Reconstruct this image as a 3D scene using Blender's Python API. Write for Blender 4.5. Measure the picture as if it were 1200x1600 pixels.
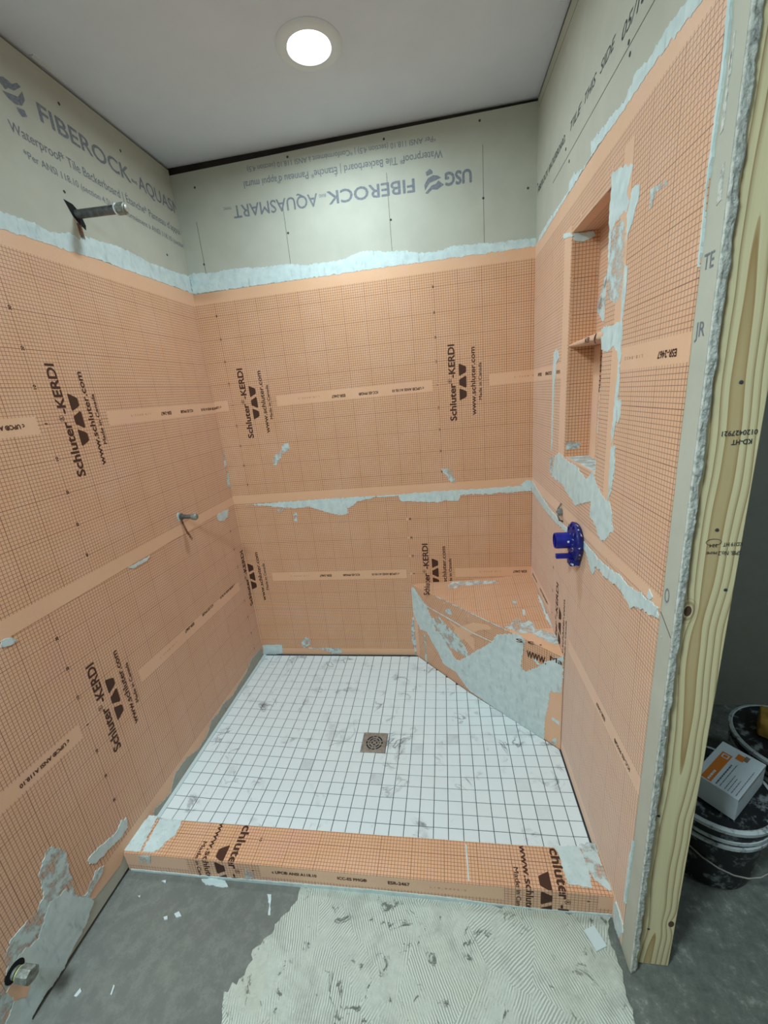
import bpy, bmesh, math, random
from mathutils import Vector, Matrix, noise
from mathutils.geometry import tessellate_polygon
random.seed(7)
for o in list(bpy.data.objects): bpy.data.objects.remove(o)
S=bpy.context.scene; COL=S.collection
# ---------------------------------------------------------------- camera
cam_d=bpy.data.cameras.new('camera'); cam=bpy.data.objects.new('camera',cam_d); COL.objects.link(cam)
cam_d.sensor_fit='VERTICAL'; cam_d.sensor_height=24.0; cam_d.lens=24.0*639.3114/1600; cam_d.clip_start=.02
yaw,pitch,roll=.158,-.2828,-.0906
cy,sy,cp,sp,cr,sr=math.cos(yaw),math.sin(yaw),math.cos(pitch),math.sin(pitch),math.cos(roll),math.sin(roll)
fwd=Vector((-sy*cp,cy*cp,sp)); rgt=Vector((cy,sy,0)); upv=rgt.cross(fwd)
r2=rgt*cr+upv*sr; u2=-rgt*sr+upv*cr
M=Matrix.Identity(4)
for i in range(3): M[i][0]=r2[i]; M[i][1]=u2[i]; M[i][2]=-fwd[i]
M.translation=Vector((1.1076,-1.9579,1.4139)); cam.matrix_world=M
S.camera=cam
# ---------------------------------------------------------------- world, lights, exposure
w=bpy.data.worlds.new('world'); S.world=w; w.use_nodes=True
w.node_tree.nodes['Background'].inputs[0].default_value=(.8,.9,1,1); w.node_tree.nodes['Background'].inputs[1].default_value=.05
S.view_settings.view_transform='Standard'; S.view_settings.look='None'; S.view_settings.gamma=1; S.view_settings.use_curve_mapping=False
S.view_settings.exposure=0.0
def area(name,loc,size,power,colr,rot=(0,0,0),shape='DISK',spread=math.pi):
    l=bpy.data.lights.new(name,'AREA'); l.shape=shape; l.size=size; l.energy=power; l.color=colr; l.spread=spread
    o=bpy.data.objects.new(name,l); COL.objects.link(o); o.location=loc; o.rotation_euler=rot; return o
ZC=2.415
area('shower_downlight_lamp',(.768,-.44,ZC-.012),.12,8.5,(.74,.93,1.0),spread=math.radians(172))
area('added_far_fill',(3.0,-1.7,ZC-.03),.30,11,(.74,.935,1.0))  # added fill with no visible fitting, brightens the room right of the stud
area('bathroom_ceiling_lamp',(.30,-2.3,ZC-.03),.40,47,(.74,.935,1.0))
# ---------------------------------------------------------------- helpers
W=1.5128; YE=-1.2274; ZS=-.0453; YC=-1.1138; YB=-.997; ZK=.0351
def lin(r,g,b):
    f=lambda c:(c/255/12.92) if c/255<=.04045 else ((c/255+.055)/1.055)**2.4
    return (f(r),f(g),f(b),1)
class NT:
    def __init__(s,name):
        s.m=bpy.data.materials.new(name); s.m.use_nodes=True; s.t=s.m.node_tree; s.n=s.t.nodes; s.l=s.t.links
        s.b=s.n['Principled BSDF']
    def new(s,ty,**k):
        x=s.n.new(ty)
        for a,v in k.items(): setattr(x,a,v)
        return x
    def put(s,sock,v):
        if isinstance(v,bpy.types.NodeSocket): s.l.new(v,sock)
        elif v is not None: sock.default_value=v
    def math(s,op,a,b=None,c=None):
        x=s.new('ShaderNodeMath',operation=op); s.put(x.inputs[0],a)
        if b is not None: s.put(x.inputs[1],b)
        if c is not None: s.put(x.inputs[2],c)
        return x.outputs[0]
    def mix(s,f,a,b):
        x=s.new('ShaderNodeMix',data_type='RGBA'); s.put(x.inputs[0],f); s.put(x.inputs[6],a); s.put(x.inputs[7],b); return x.outputs[2]
    def noise(s,scale,detail=4,rough=.55,vec=None,dist=0):
        x=s.new('ShaderNodeTexNoise'); x.inputs['Scale'].default_value=scale; x.inputs['Detail'].default_value=detail; x.inputs['Roughness'].default_value=rough; x.inputs['Distortion'].default_value=dist
        if vec is None: vec=s.pos()
        s.l.new(vec,x.inputs['Vector']); return x.outputs[0]
    def pos(s): 
        return s.new('ShaderNodeNewGeometry').outputs['Position']
    def ramp(s,f,stops):
        x=s.new('ShaderNodeValToRGB'); s.put(x.inputs[0],f); e=x.color_ramp.elements
        while len(e)<len(stops): e.new(.5)
        for i,(p,c) in enumerate(stops): e[i].position=p; e[i].color=c if len(c)==4 else (*c,1)
        return x.outputs[0]
    def bump(s,h,strength=.3,dist=.002):
        x=s.new('ShaderNodeBump'); x.inputs['Strength'].default_value=strength; x.inputs['Distance'].default_value=dist; s.l.new(h,x.inputs['Height']); s.l.new(x.outputs[0],s.b.inputs['Normal'])
    def base(s,v): s.put(s.b.inputs['Base Color'],v)
    def rough(s,v): s.put(s.b.inputs['Roughness'],v)
def g(v): return (v,v,v,1)
MT={}
def simple(name,c,rough=.6,metal=0,var=.0,scale=20,c2=None,bump=0,bscale=200):
    t=NT(name)
    if c2 or var:
        c2=c2 or tuple(min(1,x*(1-var)) for x in c[:3])+(1,)
        t.base(t.ramp(t.noise(scale,6),[(.35,c),(.68,c2)]))
    else: t.base(c)
    t.rough(rough); t.b.inputs['Metallic'].default_value=metal
    if bump: t.bump(t.noise(bscale,3),bump,.001)
    MT[name]=t.m; return t.m
simple('ceiling_paint',lin(222,229,238),.85,c2=lin(216,223,232),scale=5,bump=.15,bscale=300)
simple('drywall',lin(150,148,138),.85,var=.08,bump=.1)
t=NT('thinset'); mp=t.new('ShaderNodeMapping'); mp.inputs['Scale'].default_value=(60,60,14); mp.inputs['Rotation'].default_value=(.5,.3,.4); t.l.new(t.pos(),mp.inputs[0])
st_=t.noise(1,5,.65,vec=mp.outputs[0]); cc=t.mix(t.ramp(t.noise(35,5),[(.35,g(0)),(.7,g(1))]),lin(210,223,222),lin(192,207,207)); cc=t.mix(t.ramp(st_,[(.56,g(0)),(.70,g(.5))]),cc,lin(150,166,166)); t.base(cc); t.rough(.8); t.bump(t.mix(.5,st_,t.noise(95,4)),.45,.001); MT['thinset']=t.m
simple('print_brown',lin(72,38,20),.7)
simple('print_faint',lin(170,115,90),.7)
simple('print_grey',lin(108,112,124),.8,c2=lin(136,138,140),scale=160)
simple('print_dark',lin(62,66,66),.8)
simple('pencil',lin(92,92,86),.8)
simple('dark_gap',lin(30,25,22),.9,c2=lin(60,48,40),scale=12)
simple('tile_edge_grout',lin(46,54,58),.9)
simple('steel',lin(176,168,158),.4,.45,c2=lin(140,132,124),scale=60)
simple('pipe_metal',lin(120,122,120),.5,.6,c2=lin(80,80,78),scale=50)
simple('brass_dirty',lin(110,112,100),.55,.4,c2=lin(160,165,160),scale=90)
simple('blue_plastic',lin(8,16,120),.35,c2=lin(18,30,150),scale=60)
simple('hole_black',(.004,.004,.004,1),.9)
simple('rust',lin(120,88,70),.8,c2=lin(150,130,112),scale=60)
simple('white_trim',lin(225,230,232),.5)
simple('drain_dark',lin(16,14,14),.8)
simple('white_card',lin(218,226,232),.45,c2=lin(205,214,222),scale=10)
simple('orange_print',lin(214,120,40),.5)
simple('text_ink',lin(90,100,108),.6)
simple('yellow_foam',lin(190,150,60),.9,c2=lin(140,100,45),scale=25,bump=.6,bscale=80)
simple('grey_strip',lin(110,116,116),.5,.3)
simple('chip_white',lin(205,215,215),.8)
simple('tape_yellow',lin(200,205,130),.6)
# bare backer board
t=NT('backer_board'); t.base(t.ramp(t.noise(9,6),[(.3,lin(190,188,174)),(.7,lin(180,179,165))])); t.rough(.85); t.bump(t.noise(260,3),.12,.001); MT['backer_board']=t.m
# gypsum torn edge
t=NT('torn_gypsum'); t.base(t.ramp(t.noise(120,5),[(.25,lin(140,140,134)),(.5,lin(206,206,198)),(.8,lin(232,230,222))])); t.rough(.95); t.bump(t.noise(190,4),.9,.003); MT['torn_gypsum']=t.m
# thin, streaked thinset film over the printed grid
def film(name,c,thr,c2=None):
    t=NT(name); p=t.pos(); t.base(t.ramp(t.noise(40,4),[(.3,c),(.7,c2 or c)])); t.rough(.85)
    n=t.noise(28,6,.65); a=t.ramp(n,[(thr-.07,g(.18)),(thr+.10,g(1))])
    t.l.new(a,t.b.inputs['Alpha']); MT[name]=t.m
film('thinset_film',lin(200,214,213),.46); film('brown_film',lin(120,84,64),.45); film('thinset_grey',lin(158,166,160),.30,lin(176,172,158))
# membrane: fleece with a printed centimetre grid, read from UV metres
def membrane_mat(name,c1,c2,c3):
    t=NT(name); uv=t.new('ShaderNodeUVMap'); uv.uv_map='metres'; s=t.new('ShaderNodeSeparateXYZ'); t.l.new(uv.outputs[0],s.inputs[0]); x,y=s.outputs[0],s.outputs[1]
    def line(v,step,wd):
        d=t.math('PINGPONG',v,step/2); return t.math('LESS_THAN',d,wd/2)
    fine=t.math('MAXIMUM',line(x,.01,.0014),line(y,.01,.0014))
    heavy=t.math('MAXIMUM',line(x,.1,.0019),line(y,.1,.0019))
    ax=t.math('FLOORED_MODULO',x,.997); ay=t.math('ABSOLUTE',y)
    instrip=t.math('MULTIPLY',t.math('MULTIPLY',t.math('GREATER_THAN',ax,.228),t.math('LESS_THAN',ax,.972)),t.math('LESS_THAN',ay,.0235))
    edge=t.math('GREATER_THAN',ay,.456)
    lab=t.math('MULTIPLY',t.math('LESS_THAN',t.math('PINGPONG',x,.4985),.006),t.math('LESS_THAN',t.math('PINGPONG',y,.05),.0075))
    lab=t.math('MULTIPLY',lab,t.math('LESS_THAN',t.math('PINGPONG',y,.05),.0075))
    off=t.math('MAXIMUM',t.math('MAXIMUM',instrip,edge),lab); on=t.math('SUBTRACT',1,off)
    f1=t.math('MULTIPLY',fine,.80); f2=t.math('MULTIPLY',heavy,.92)
    ink=t.math('MULTIPLY',t.math('MAXIMUM',f1,f2),on)
    wear=t.ramp(t.noise(15,5),[(.25,g(.80)),(.6,g(1))]); ink=t.math('MULTIPLY',ink,wear)
    blot=t.ramp(t.noise(6,5,.6),[(.3,c1),(.55,c2),(.75,c3)])
    mot=t.noise(170,3,.7); fib=t.mix(t.math('MULTIPLY',mot,.22),blot,lin(250,226,202))
    smooth=t.mix(t.math('MULTIPLY',t.math('MAXIMUM',instrip,edge),.18),fib,lin(236,196,164))
    t.base(t.mix(ink,smooth,lin(112,50,26))); t.rough(.6); t.b.inputs['Sheen Weight'].default_value=.35; t.b.inputs['Sheen Roughness'].default_value=.5; t.bump(t.noise(420,2),.18,.0006); MT[name]=t.m
membrane_mat('membrane_orange',lin(226,172,136),lin(222,164,119),lin(222,161,132))
# concrete slab
t=NT('concrete'); n=t.noise(3.2,8,.65); n2=t.noise(28,8,.75)
c=t.ramp(n,[(.3,lin(104,105,101)),(.5,lin(112,113,108)),(.72,lin(121,121,114))])
c=t.mix(t.ramp(n2,[(.45,g(.0)),(.62,g(.28)),(.68,g(0))]),c,lin(160,160,150)); c=t.mix(t.ramp(t.noise(60,4,.7),[(.66,g(0)),(.74,g(.45))]),c,lin(78,80,76))
xs=t.new('ShaderNodeSeparateXYZ'); t.l.new(t.pos(),xs.inputs[0])
east=t.math('ADD',xs.outputs[0],t.math('MULTIPLY',t.noise(5,4),.12)); em=t.ramp(t.math('SUBTRACT',east,.56),[(.94,g(0)),(1.0,g(1))])
c=t.mix(em,c,t.ramp(t.noise(22,8,.75),[(.3,lin(76,80,75)),(.55,lin(108,111,104)),(.66,lin(150,152,142)),(.8,lin(184,186,176))]))
t.base(c); t.rough(.8); t.bump(n2,.5,.003); MT['concrete']=t.m
# combed mortar residue
t=NT('combed_mortar'); p=t.pos()
nw=t.new('ShaderNodeTexNoise'); nw.inputs['Scale'].default_value=6; nw.inputs['Detail'].default_value=3; t.l.new(p,nw.inputs['Vector'])
ad=t.new('ShaderNodeVectorMath',operation='MULTIPLY_ADD'); t.l.new(nw.outputs['Color'],ad.inputs[0]); ad.inputs[1].default_value=(.10,.10,0); t.l.new(p,ad.inputs[2])
cell=t.new('ShaderNodeTexVoronoi'); cell.inputs['Scale'].default_value=5.5; t.l.new(ad.outputs[0],cell.inputs['Vector'])
sc_=t.new('ShaderNodeSeparateColor'); t.l.new(cell.outputs['Color'],sc_.inputs[0])
ang=t.math('ADD',t.math('MULTIPLY',sc_.outputs[0],1.5),-.55)
vr=t.new('ShaderNodeVectorRotate',rotation_type='Z_AXIS'); t.l.new(p,vr.inputs['Vector']); t.l.new(ang,vr.inputs['Angle'])
wv=t.new('ShaderNodeTexWave',wave_type='BANDS',bands_direction='X'); wv.inputs['Scale'].default_value=48; wv.inputs['Distortion'].default_value=3.5; wv.inputs['Detail'].default_value=3; wv.inputs['Detail Scale'].default_value=.6; t.l.new(vr.outputs[0],wv.inputs['Vector'])
bl=t.ramp(t.noise(8,6,.7,dist=.7),[(.44,g(.15)),(.58,g(1))]); rough_=t.noise(38,8,.8); h=t.mix(bl,wv.outputs[1],rough_)
c=t.ramp(h,[(.1,lin(158,162,152)),(.5,lin(192,196,185)),(.9,lin(216,219,208))])
c=t.mix(t.ramp(t.noise(9,5,.7,dist=.4),[(.50,g(0)),(.66,g(.55))]),c,lin(150,152,142))
hole=t.ramp(t.noise(16,7,.78,dist=1.0),[(.595,g(0)),(.63,g(1))]); c=t.mix(hole,c,lin(112,115,108)); c=t.mix(t.ramp(t.noise(4,5),[(.5,g(0)),(.75,g(.4))]),c,lin(186,176,146))
t.base(c); t.rough(.9); hh=t.math('SUBTRACT',h,hole); t.bump(hh,.55,.002); MT['combed_mortar']=t.m
# marble-look porcelain mosaic
t=NT('marble_tile'); oi=t.new('ShaderNodeObjectInfo'); p=t.pos()
n=t.noise(7,5,.55,dist=1.2); v=t.math('ABSOLUTE',t.math('SUBTRACT',n,.5)); vein=t.ramp(v,[(0,g(1)),(.010,g(.6)),(.034,g(0))])
msk=t.ramp(t.noise(6.5,3),[(.54,g(0)),(.66,g(1))]); vein=t.math('MULTIPLY',vein,msk)
cloud=t.ramp(t.noise(14,5),[(.5,g(0)),(.7,g(.5))]); f=t.math('MAXIMUM',vein,t.math('MULTIPLY',cloud,msk))
dark=t.ramp(oi.outputs['Random'],[(.965,g(0)),(.97,g(.5))]); f=t.math('MAXIMUM',f,t.math('MULTIPLY',dark,t.noise(30,3)))
t.base(t.mix(f,lin(226,234,236),lin(128,130,134))); t.rough(.28); t.b.inputs['Specular IOR Level'].default_value=.35; MT['marble_tile']=t.m
# pine
t=NT('pine'); p=t.pos(); sx=t.new('ShaderNodeSeparateXYZ'); t.l.new(p,sx.inputs[0])
cx=t.math('SUBTRACT',sx.outputs[0],1.566)
wob=t.math('MULTIPLY',t.math('SUBTRACT',t.noise(2.6,2,.4),.5),.055)
cxx=t.math('ADD',cx,wob)
r=t.math('SQRT',t.math('ADD',t.math('MULTIPLY',cxx,cxx),t.math('MULTIPLY',t.math('POWER',t.math('ADD',.5,t.math('MULTIPLY',t.math('SINE',t.math('MULTIPLY',sx.outputs[2],4.3)),.5)),2),.0002)))
kn=None
for kx,kz in ((1.541,.977),(1.602,.115)):
    dx=t.math('SUBTRACT',sx.outputs[0],kx); dz=t.math('MULTIPLY',t.math('SUBTRACT',sx.outputs[2],kz),.6); d=t.math('SQRT',t.math('ADD',t.math('MULTIPLY',dx,dx),t.math('MULTIPLY',dz,dz)))
    bumpk=t.math('MULTIPLY',t.math('POWER',2.718,t.math('MULTIPLY',d,-55)),.016); r=t.math('ADD',r,bumpk)
    kk=t.math('LESS_THAN',d,.0065); kn=kk if kn is None else t.math('MAXIMUM',kn,kk)
    if kx<1.55: ring=t.ramp(t.math('PINGPONG',d,.0035),[(0,g(0)),(.0022,g(0)),(.0035,g(.7))]); near=t.math('LESS_THAN',d,.016); ringm=t.math('MULTIPLY',ring,near)
ph=t.math('FRACT',t.math('MULTIPLY',r,88)); band=t.ramp(ph,[(0,g(0)),(.5,g(.05)),(.80,g(.55)),(.92,g(1)),(1,g(0))])
lw=t.new('ShaderNodeMapping'); lw.inputs['Scale'].default_value=(220,220,5); t.l.new(p,lw.inputs[0]); fine=t.noise(1,4,.6,vec=lw.outputs[0])
base=t.mix(fine,lin(224,208,162),lin(236,222,182)); c=t.mix(t.math('MULTIPLY',band,.85),base,lin(146,104,56)); heart=t.math('LESS_THAN',r,.0112); c=t.mix(t.math('MULTIPLY',heart,.6),c,lin(186,150,98))
c=t.mix(ringm,c,lin(122,88,56)); c=t.mix(kn,c,lin(88,62,46)); t.base(c); t.rough(.75); t.bump(fine,.2,.001); MT['pine']=t.m
# mortar-splashed black bucket
t=NT('bucket_black'); n=t.noise(26,7,.7); c=t.mix(t.ramp(n,[(.53,g(0)),(.62,g(.75))]),lin(18,20,24),lin(140,146,148)); t.base(c); t.rough(.45); MT['bucket_black']=t.m
t=NT('bucket_rim_mortar'); n=t.noise(30,7,.7); c=t.mix(t.ramp(n,[(.36,g(0)),(.48,g(1))]),lin(22,24,28),lin(186,192,194)); t.base(c); t.rough(.6); MT['bucket_rim_mortar']=t.m
t=NT('blue_splashed'); n=t.noise(75,5,.6); c=t.mix(t.ramp(n,[(.60,g(0)),(.64,g(1))]),lin(14,22,110),lin(210,220,222)); t.base(c); t.rough(.45); MT['blue_splashed']=t.m
t=NT('lamp_lens'); t.base((1,1,1,1)); t.b.inputs['Emission Color'].default_value=(.93,1,1,1); t.b.inputs['Emission Strength'].default_value=6; MT['lamp_lens']=t.m
# ---- object helpers
def tag(o,label=None,cat=None,group=None,kind=None):
    for k,v in (('label',label),('category',cat),('group',group),('kind',kind)):
        if v: o[k]=v
    return o
def link(name,me,mat,parent=None):
    o=bpy.data.objects.new(name,me); COL.objects.link(o)
    if mat and not me.materials: me.materials.append(MT[mat] if isinstance(mat,str) else mat)
    if parent: o.parent=parent
    return o
def empty(name,loc,label,cat,group=None,rz=0):
    o=bpy.data.objects.new(name,None); COL.objects.link(o); o.location=loc; o.rotation_euler=(0,0,rz); o.empty_display_size=.05
    bpy.context.view_layer.update(); return tag(o,label,cat,group)
def fromdata(name,vs,fs,mat,parent=None,smooth=False,world=True):
    me=bpy.data.meshes.new(name)
    if parent is not None and world:
        inv=wm(parent).inverted(); vs=[inv@Vector(v) for v in vs]
    me.from_pydata([tuple(v) for v in vs],[],fs); me.update()
    if smooth: me.shade_smooth()
    return link(name,me,mat,parent)
def wm(o):
    m=Matrix.LocRotScale(o.location,o.rotation_euler,o.scale)
    return wm(o.parent)@m if o.parent else m
def finish(bm,name,mat,parent=None,smooth=False,angle=None):
    if parent is not None: bm.transform(wm(parent).inverted())
    me=bpy.data.meshes.new(name); bm.to_mesh(me); bm.free()
    if smooth:
        me.shade_smooth()
        if angle:
            try: me.set_sharp_from_angle(angle=angle)
            except Exception: pass
    return link(name,me,mat,parent)
def box_bm(bm,x0,x1,y0,y1,z0,z1,bev=0):
    r=bmesh.ops.create_cube(bm,size=1); vs=r['verts']
    for v in vs: v.co=Vector(((x0+x1)/2+v.co.x*(x1-x0),(y0+y1)/2+v.co.y*(y1-y0),(z0+z1)/2+v.co.z*(z1-z0)))
    if bev:
        es=list({e for v in vs for e in v.link_edges}); bmesh.ops.bevel(bm,geom=es,offset=bev,segments=2,affect='EDGES',profile=.5)
def box(name,mat,x0,x1,y0,y1,z0,z1,parent=None,bev=0):
    bm=bmesh.new(); box_bm(bm,x0,x1,y0,y1,z0,z1,bev); return finish(bm,name,mat,parent)
def lathe_bm(bm,prof,origin,axis,seg=32,closed=False):
    axis=Vector(axis).normalized(); a=axis.orthogonal().normalized(); b=axis.cross(a); origin=Vector(origin); rings=[]
    for (r,h) in prof:
        rings.append([bm.verts.new(origin+axis*h+(a*math.cos(2*math.pi*i/seg)+b*math.sin(2*math.pi*i/seg))*max(r,1e-5)) for i in range(seg)])
    for k in range(len(rings)-1+(1 if closed else 0)):
        A,B=rings[k],rings[(k+1)%len(rings)]
        for i in range(seg): bm.faces.new((A[i],A[(i+1)%seg],B[(i+1)%seg],B[i]))
    bmesh.ops.remove_doubles(bm,verts=bm.verts,dist=2e-5)
    bmesh.ops.recalc_face_normals(bm,faces=bm.faces)
def lathe(name,mat,prof,origin,axis,parent=None,seg=32,closed=False,angle=.6):
    bm=bmesh.new(); lathe_bm(bm,prof,origin,axis,seg,closed); return finish(bm,name,mat,parent,True,angle)
def tube(name,mat,pts,r,parent=None,seg=10):
    bm=bmesh.new(); pts=[Vector(p) for p in pts]; rings=[]; n0=None
    for i,p in enumerate(pts):
        d=(pts[min(i+1,len(pts)-1)]-pts[max(i-1,0)]).normalized()
        a=d.orthogonal().normalized() if n0 is None else (n0-d*n0.dot(d)).normalized(); n0=a; b=d.cross(a)
        rings.append([bm.verts.new(p+(a*math.cos(2*math.pi*k/seg)+b*math.sin(2*math.pi*k/seg))*r) for k in range(seg)])
    for A,B in zip(rings,rings[1:]):
        for i in range(seg): bm.faces.new((A[i],A[(i+1)%seg],B[(i+1)%seg],B[i]))
    bm.faces.new(rings[0][::-1]); bm.faces.new(rings[-1]); return finish(bm,name,mat,parent,True,.8)
class Fr:
    def __init__(s,o,u,v): s.o=Vector(o); s.u=Vector(u); s.v=Vector(v); s.n=s.u.cross(s.v).normalized()
    def p(s,u,v,n=0): return s.o+s.u*u+s.v*v+s.n*n
FL=Fr((0,0,0),(0,1,0),(0,0,1)); FB=Fr((0,0,0),(1,0,0),(0,0,1)); FRt=Fr((W,0,0),(0,-1,0),(0,0,1))
FCT=Fr((0,0,ZK),(1,0,0),(0,1,0)); FCF=Fr((0,YC,0),(1,0,0),(0,0,1)); FS=Fr((0,0,ZS),(1,0,0),(0,1,0))
_d=Vector((.606,-.60,0)).normalized(); FF=Fr((.907,0,0),_d,(0,0,1))
FT=Fr((0,0,.433-.068*.904),(1,0,.068),(0,1,.086))
def zt(x,y): return .433+.068*(x-.904)+.086*y
def plate(name,mat,fr,poly,n0,n1,parent,uvf=None,holes=()):
    """closed slab over a plane polygon, n0 (back) to n1 (front), UVs in metres"""
    loops=[[Vector((a,b,0)) for a,b in poly]]+[[Vector((a,b,0)) for a,b in h] for h in holes]
    flat=[p for l in loops for p in l]; tris=tessellate_polygon(loops); n=len(flat)
    vs=[fr.p(p.x,p.y,n1) for p in flat]+[fr.p(p.x,p.y,n0) for p in flat]; fs=[]
    for t_ in tris:
        a,b,c=t_; 
        cr_=(flat[b]-flat[a]).cross(flat[c]-flat[a]).z
        if abs(cr_)<1e-12: continue
        if cr_<0: a,c=c,a
        fs.append((a,b,c)); fs.append((c+n,b+n,a+n))
    k=0
    for l in loops:
        m=len(l)
        ar=sum(l[i].x*l[(i+1)%m].y-l[(i+1)%m].x*l[i].y for i in range(m)); 
        outer=(k==0)
        for i in range(m):
            a,b=k+i,k+(i+1)%m
            q=(a,a+n,b+n,b) if (ar>0)==outer or not outer and ar<0 else (a,b,b+n,a+n)
            fs.append(q)
        k+=m
    o=fromdata(name,vs,fs,mat,parent)
    if uvf:
        uvl=o.data.uv_layers.new(name='metres'); pl=flat+flat
        for lp in o.data.loops: uvl.data[lp.index].uv=uvf(pl[lp.vertex_index].x,pl[lp.vertex_index].y)
    return o
def ragged(poly,step=.007,amp=.0022,seed=0,keep=None):
    out=[]; n=len(poly)
    for i in range(n):
        a=Vector((*poly[i],0)); b=Vector((*poly[(i+1)%n],0)); d=b-a; L=d.length
        out.append((a.x,a.y)); k=int(L/step)
        if k<1: continue
        nn=Vector((-d.y,d.x,0))/max(L,1e-6)
        for j in range(1,k+1):
            p=a+d*(j/(k+1)); q=noise.noise(Vector((p.x*90+seed,p.y*90,seed)))*amp*1.4+noise.noise(Vector((p.x*260,p.y*260,seed+3)))*amp
            if keep and keep(p.x,p.y): q=0
            p=p+nn*q; out.append((p.x,p.y))
    return out
# ---- flat lettering
_tc={}; COPYN={}
def glyphs(txt,bold=.012,shear=0):
    k=(txt,bold,shear)
    if k in _tc: return _tc[k]
    cu=bpy.data.curves.new('txt','FONT'); cu.body=txt; cu.size=1; cu.shear=shear; cu.resolution_u=3
    o=bpy.data.objects.new('txt',cu); COL.objects.link(o); dg=bpy.context.evaluated_depsgraph_get(); dg.update()
    me=bpy.data.meshes.new_from_object(o.evaluated_get(dg)); vs=[v.co.copy() for v in me.vertices]; fs=[tuple(p.vertices) for p in me.polygons]
    bpy.data.objects.remove(o); bpy.data.curves.remove(cu); bpy.data.meshes.remove(me)
    if bold>0:
        nv=len(vs); base=list(vs); bf=list(fs); d=bold*.9
        for q,(dx,dy) in enumerate(((d,0),(-d,0),(0,d),(0,-d),(d*.7,d*.7),(-d*.7,-d*.7))):
            vs=vs+[v+Vector((dx,dy,0)) for v in base]; fs=fs+[tuple(i+(q+1)*nv for i in f) for f in bf]
        COPYN[id(fs)]=nv
    x0=min(v.x for v in vs); x1=max(v.x for v in vs)
    _tc[k]=(vs,fs,x0,x1); return _tc[k]
CAP=.70
def text_uv(txt,L,cap,bold=.012,shear=0):
    vs,fs,x0,x1=glyphs(txt,bold,shear); return [((v.x-x0)/(x1-x0)*L,v.y*cap/CAP) for v in vs],fs
def lettering(name,mat,fr,items,parent,clip=None,n=.0016,fold=None):
    """items: (points2d, faces) already in plane coordinates; clip=(u0,u1,v0,v1)"""
    bm=bmesh.new()
    for pts,fs in items:
        cn=COPYN.get(id(fs),10**9); vv=[bm.verts.new((a,b,.00002*(i//cn))) for i,(a,b) in enumerate(pts)]
        for f in fs:
            try: bm.faces.new([vv[i] for i in f])
            except ValueError: pass
    if clip:
        for co,no in (((clip[0],0,0),(-1,0,0)),((clip[1],0,0),(1,0,0)),((0,clip[2],0),(0,-1,0)),((0,clip[3],0),(0,1,0))):
            bmesh.ops.bisect_plane(bm,geom=bm.verts[:]+bm.edges[:]+bm.faces[:],plane_co=co,plane_no=no,clear_outer=True)
    if not bm.faces: bm.free(); return None
    for v in bm.verts: v.co=fr.p(v.co.x,v.co.y,n+v.co.z)
    bm.normal_update()
    for f in bm.faces:
        if f.normal.dot(fr.n)<0: f.normal_flip()
    return finish(bm,name,mat,parent)
def vert_txt(txt,ubase,v0,L,cap,sgn,lu,lv,bold=.012):
    p,f=text_uv(txt,L,cap,bold); return ([(lu+sgn*(ubase-b),lv+sgn*(v0+a)) for a,b in p],f)
def strip_txt(txt,s0,L,cap,sgn,lu,lv,bold=.012,vb=.0045):
    p,f=text_uv(txt,L,cap,bold); return ([(lu+sgn*(s0-a),lv+sgn*(vb-b)) for a,b in p],f)
def trap(u0,u1,vc,half0,half1,sgn,lu,lv):
    c=.004; P=[(u0,vc-half0+c),(u0+c*.6,vc-half0),(u0+c,vc-half0+.001),(u1-c,vc-half1),(u1,vc-half1+c),(u1,vc+half1-c),(u1-c,vc+half1),(u0+c,vc+half0-.001),(u0+c*.6,vc+half0),(u0,vc+half0-c)]
    return ([(lu+sgn*a,lv+sgn*b) for a,b in P],[tuple(range(10))])
def logo_words(sgn,lu,lv):
    a=vert_txt('Schluter',.079,-.165,.166,.0285,sgn,lu,lv,.034); c=vert_txt('-KERDI',.079,.024,.141,.0285,sgn,lu,lv,.034)
    n=20; cu_,cv_=.0545,.0115; P=[(cu_+.0085*math.cos(2*math.pi*k/n),cv_+.0085*math.sin(2*math.pi*k/n)) for k in range(n)]+[(cu_+.0070*math.cos(2*math.pi*k/n),cv_+.0070*math.sin(2*math.pi*k/n)) for k in range(n)]
    ring=([(lu+sgn*x,lv+sgn*y) for x,y in P],[(k,(k+1)%n,n+(k+1)%n,n+k) for k in range(n)])
    return [a,c,ring,vert_txt('R',.0590,.0080,.0075,.0090,sgn,lu,lv,.02)]
def print_items(lu,lv,sgn=1,hi=5,lo=-5):
    it=logo_words(sgn,lu,lv)+[
        vert_txt('www.schluter.com',.1675,-.146,.292,.0205,sgn,lu,lv,.026),
        vert_txt('Made in Canada',.1945,-.081,.160,.0135,sgn,lu,lv,.022),
        trap(.096,.128,.056,.026,.014,sgn,lu,lv),trap(.096,.128,.003,.014,.026,sgn,lu,lv),trap(.096,.128,-.050,.026,.014,sgn,lu,lv),
        strip_txt('c UPC\u00ae ANSI A118.10',.934,.146,.0115,sgn,lu,lv,.04),
        strip_txt('ICC-ES PMG\u00ae',.722,.092,.0115,sgn,lu,lv,.04),
        strip_txt('ESR-2467',.566,.066,.0125,sgn,lu,lv,.04)]
    for k in range(lo,hi+1):
        s=str(abs(k)*10); it.append(vert_txt(s,.0042,k*.1-.003*len(s),.006*len(s),.0085,sgn,lu,lv,.05))
    return it
def faint_items(lu,lv,sgn=1):
    return [strip_txt('L 1 8 - 8 4 3 2 - 5',.440,.105,.0065,sgn,lu,lv,.0)]
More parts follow.
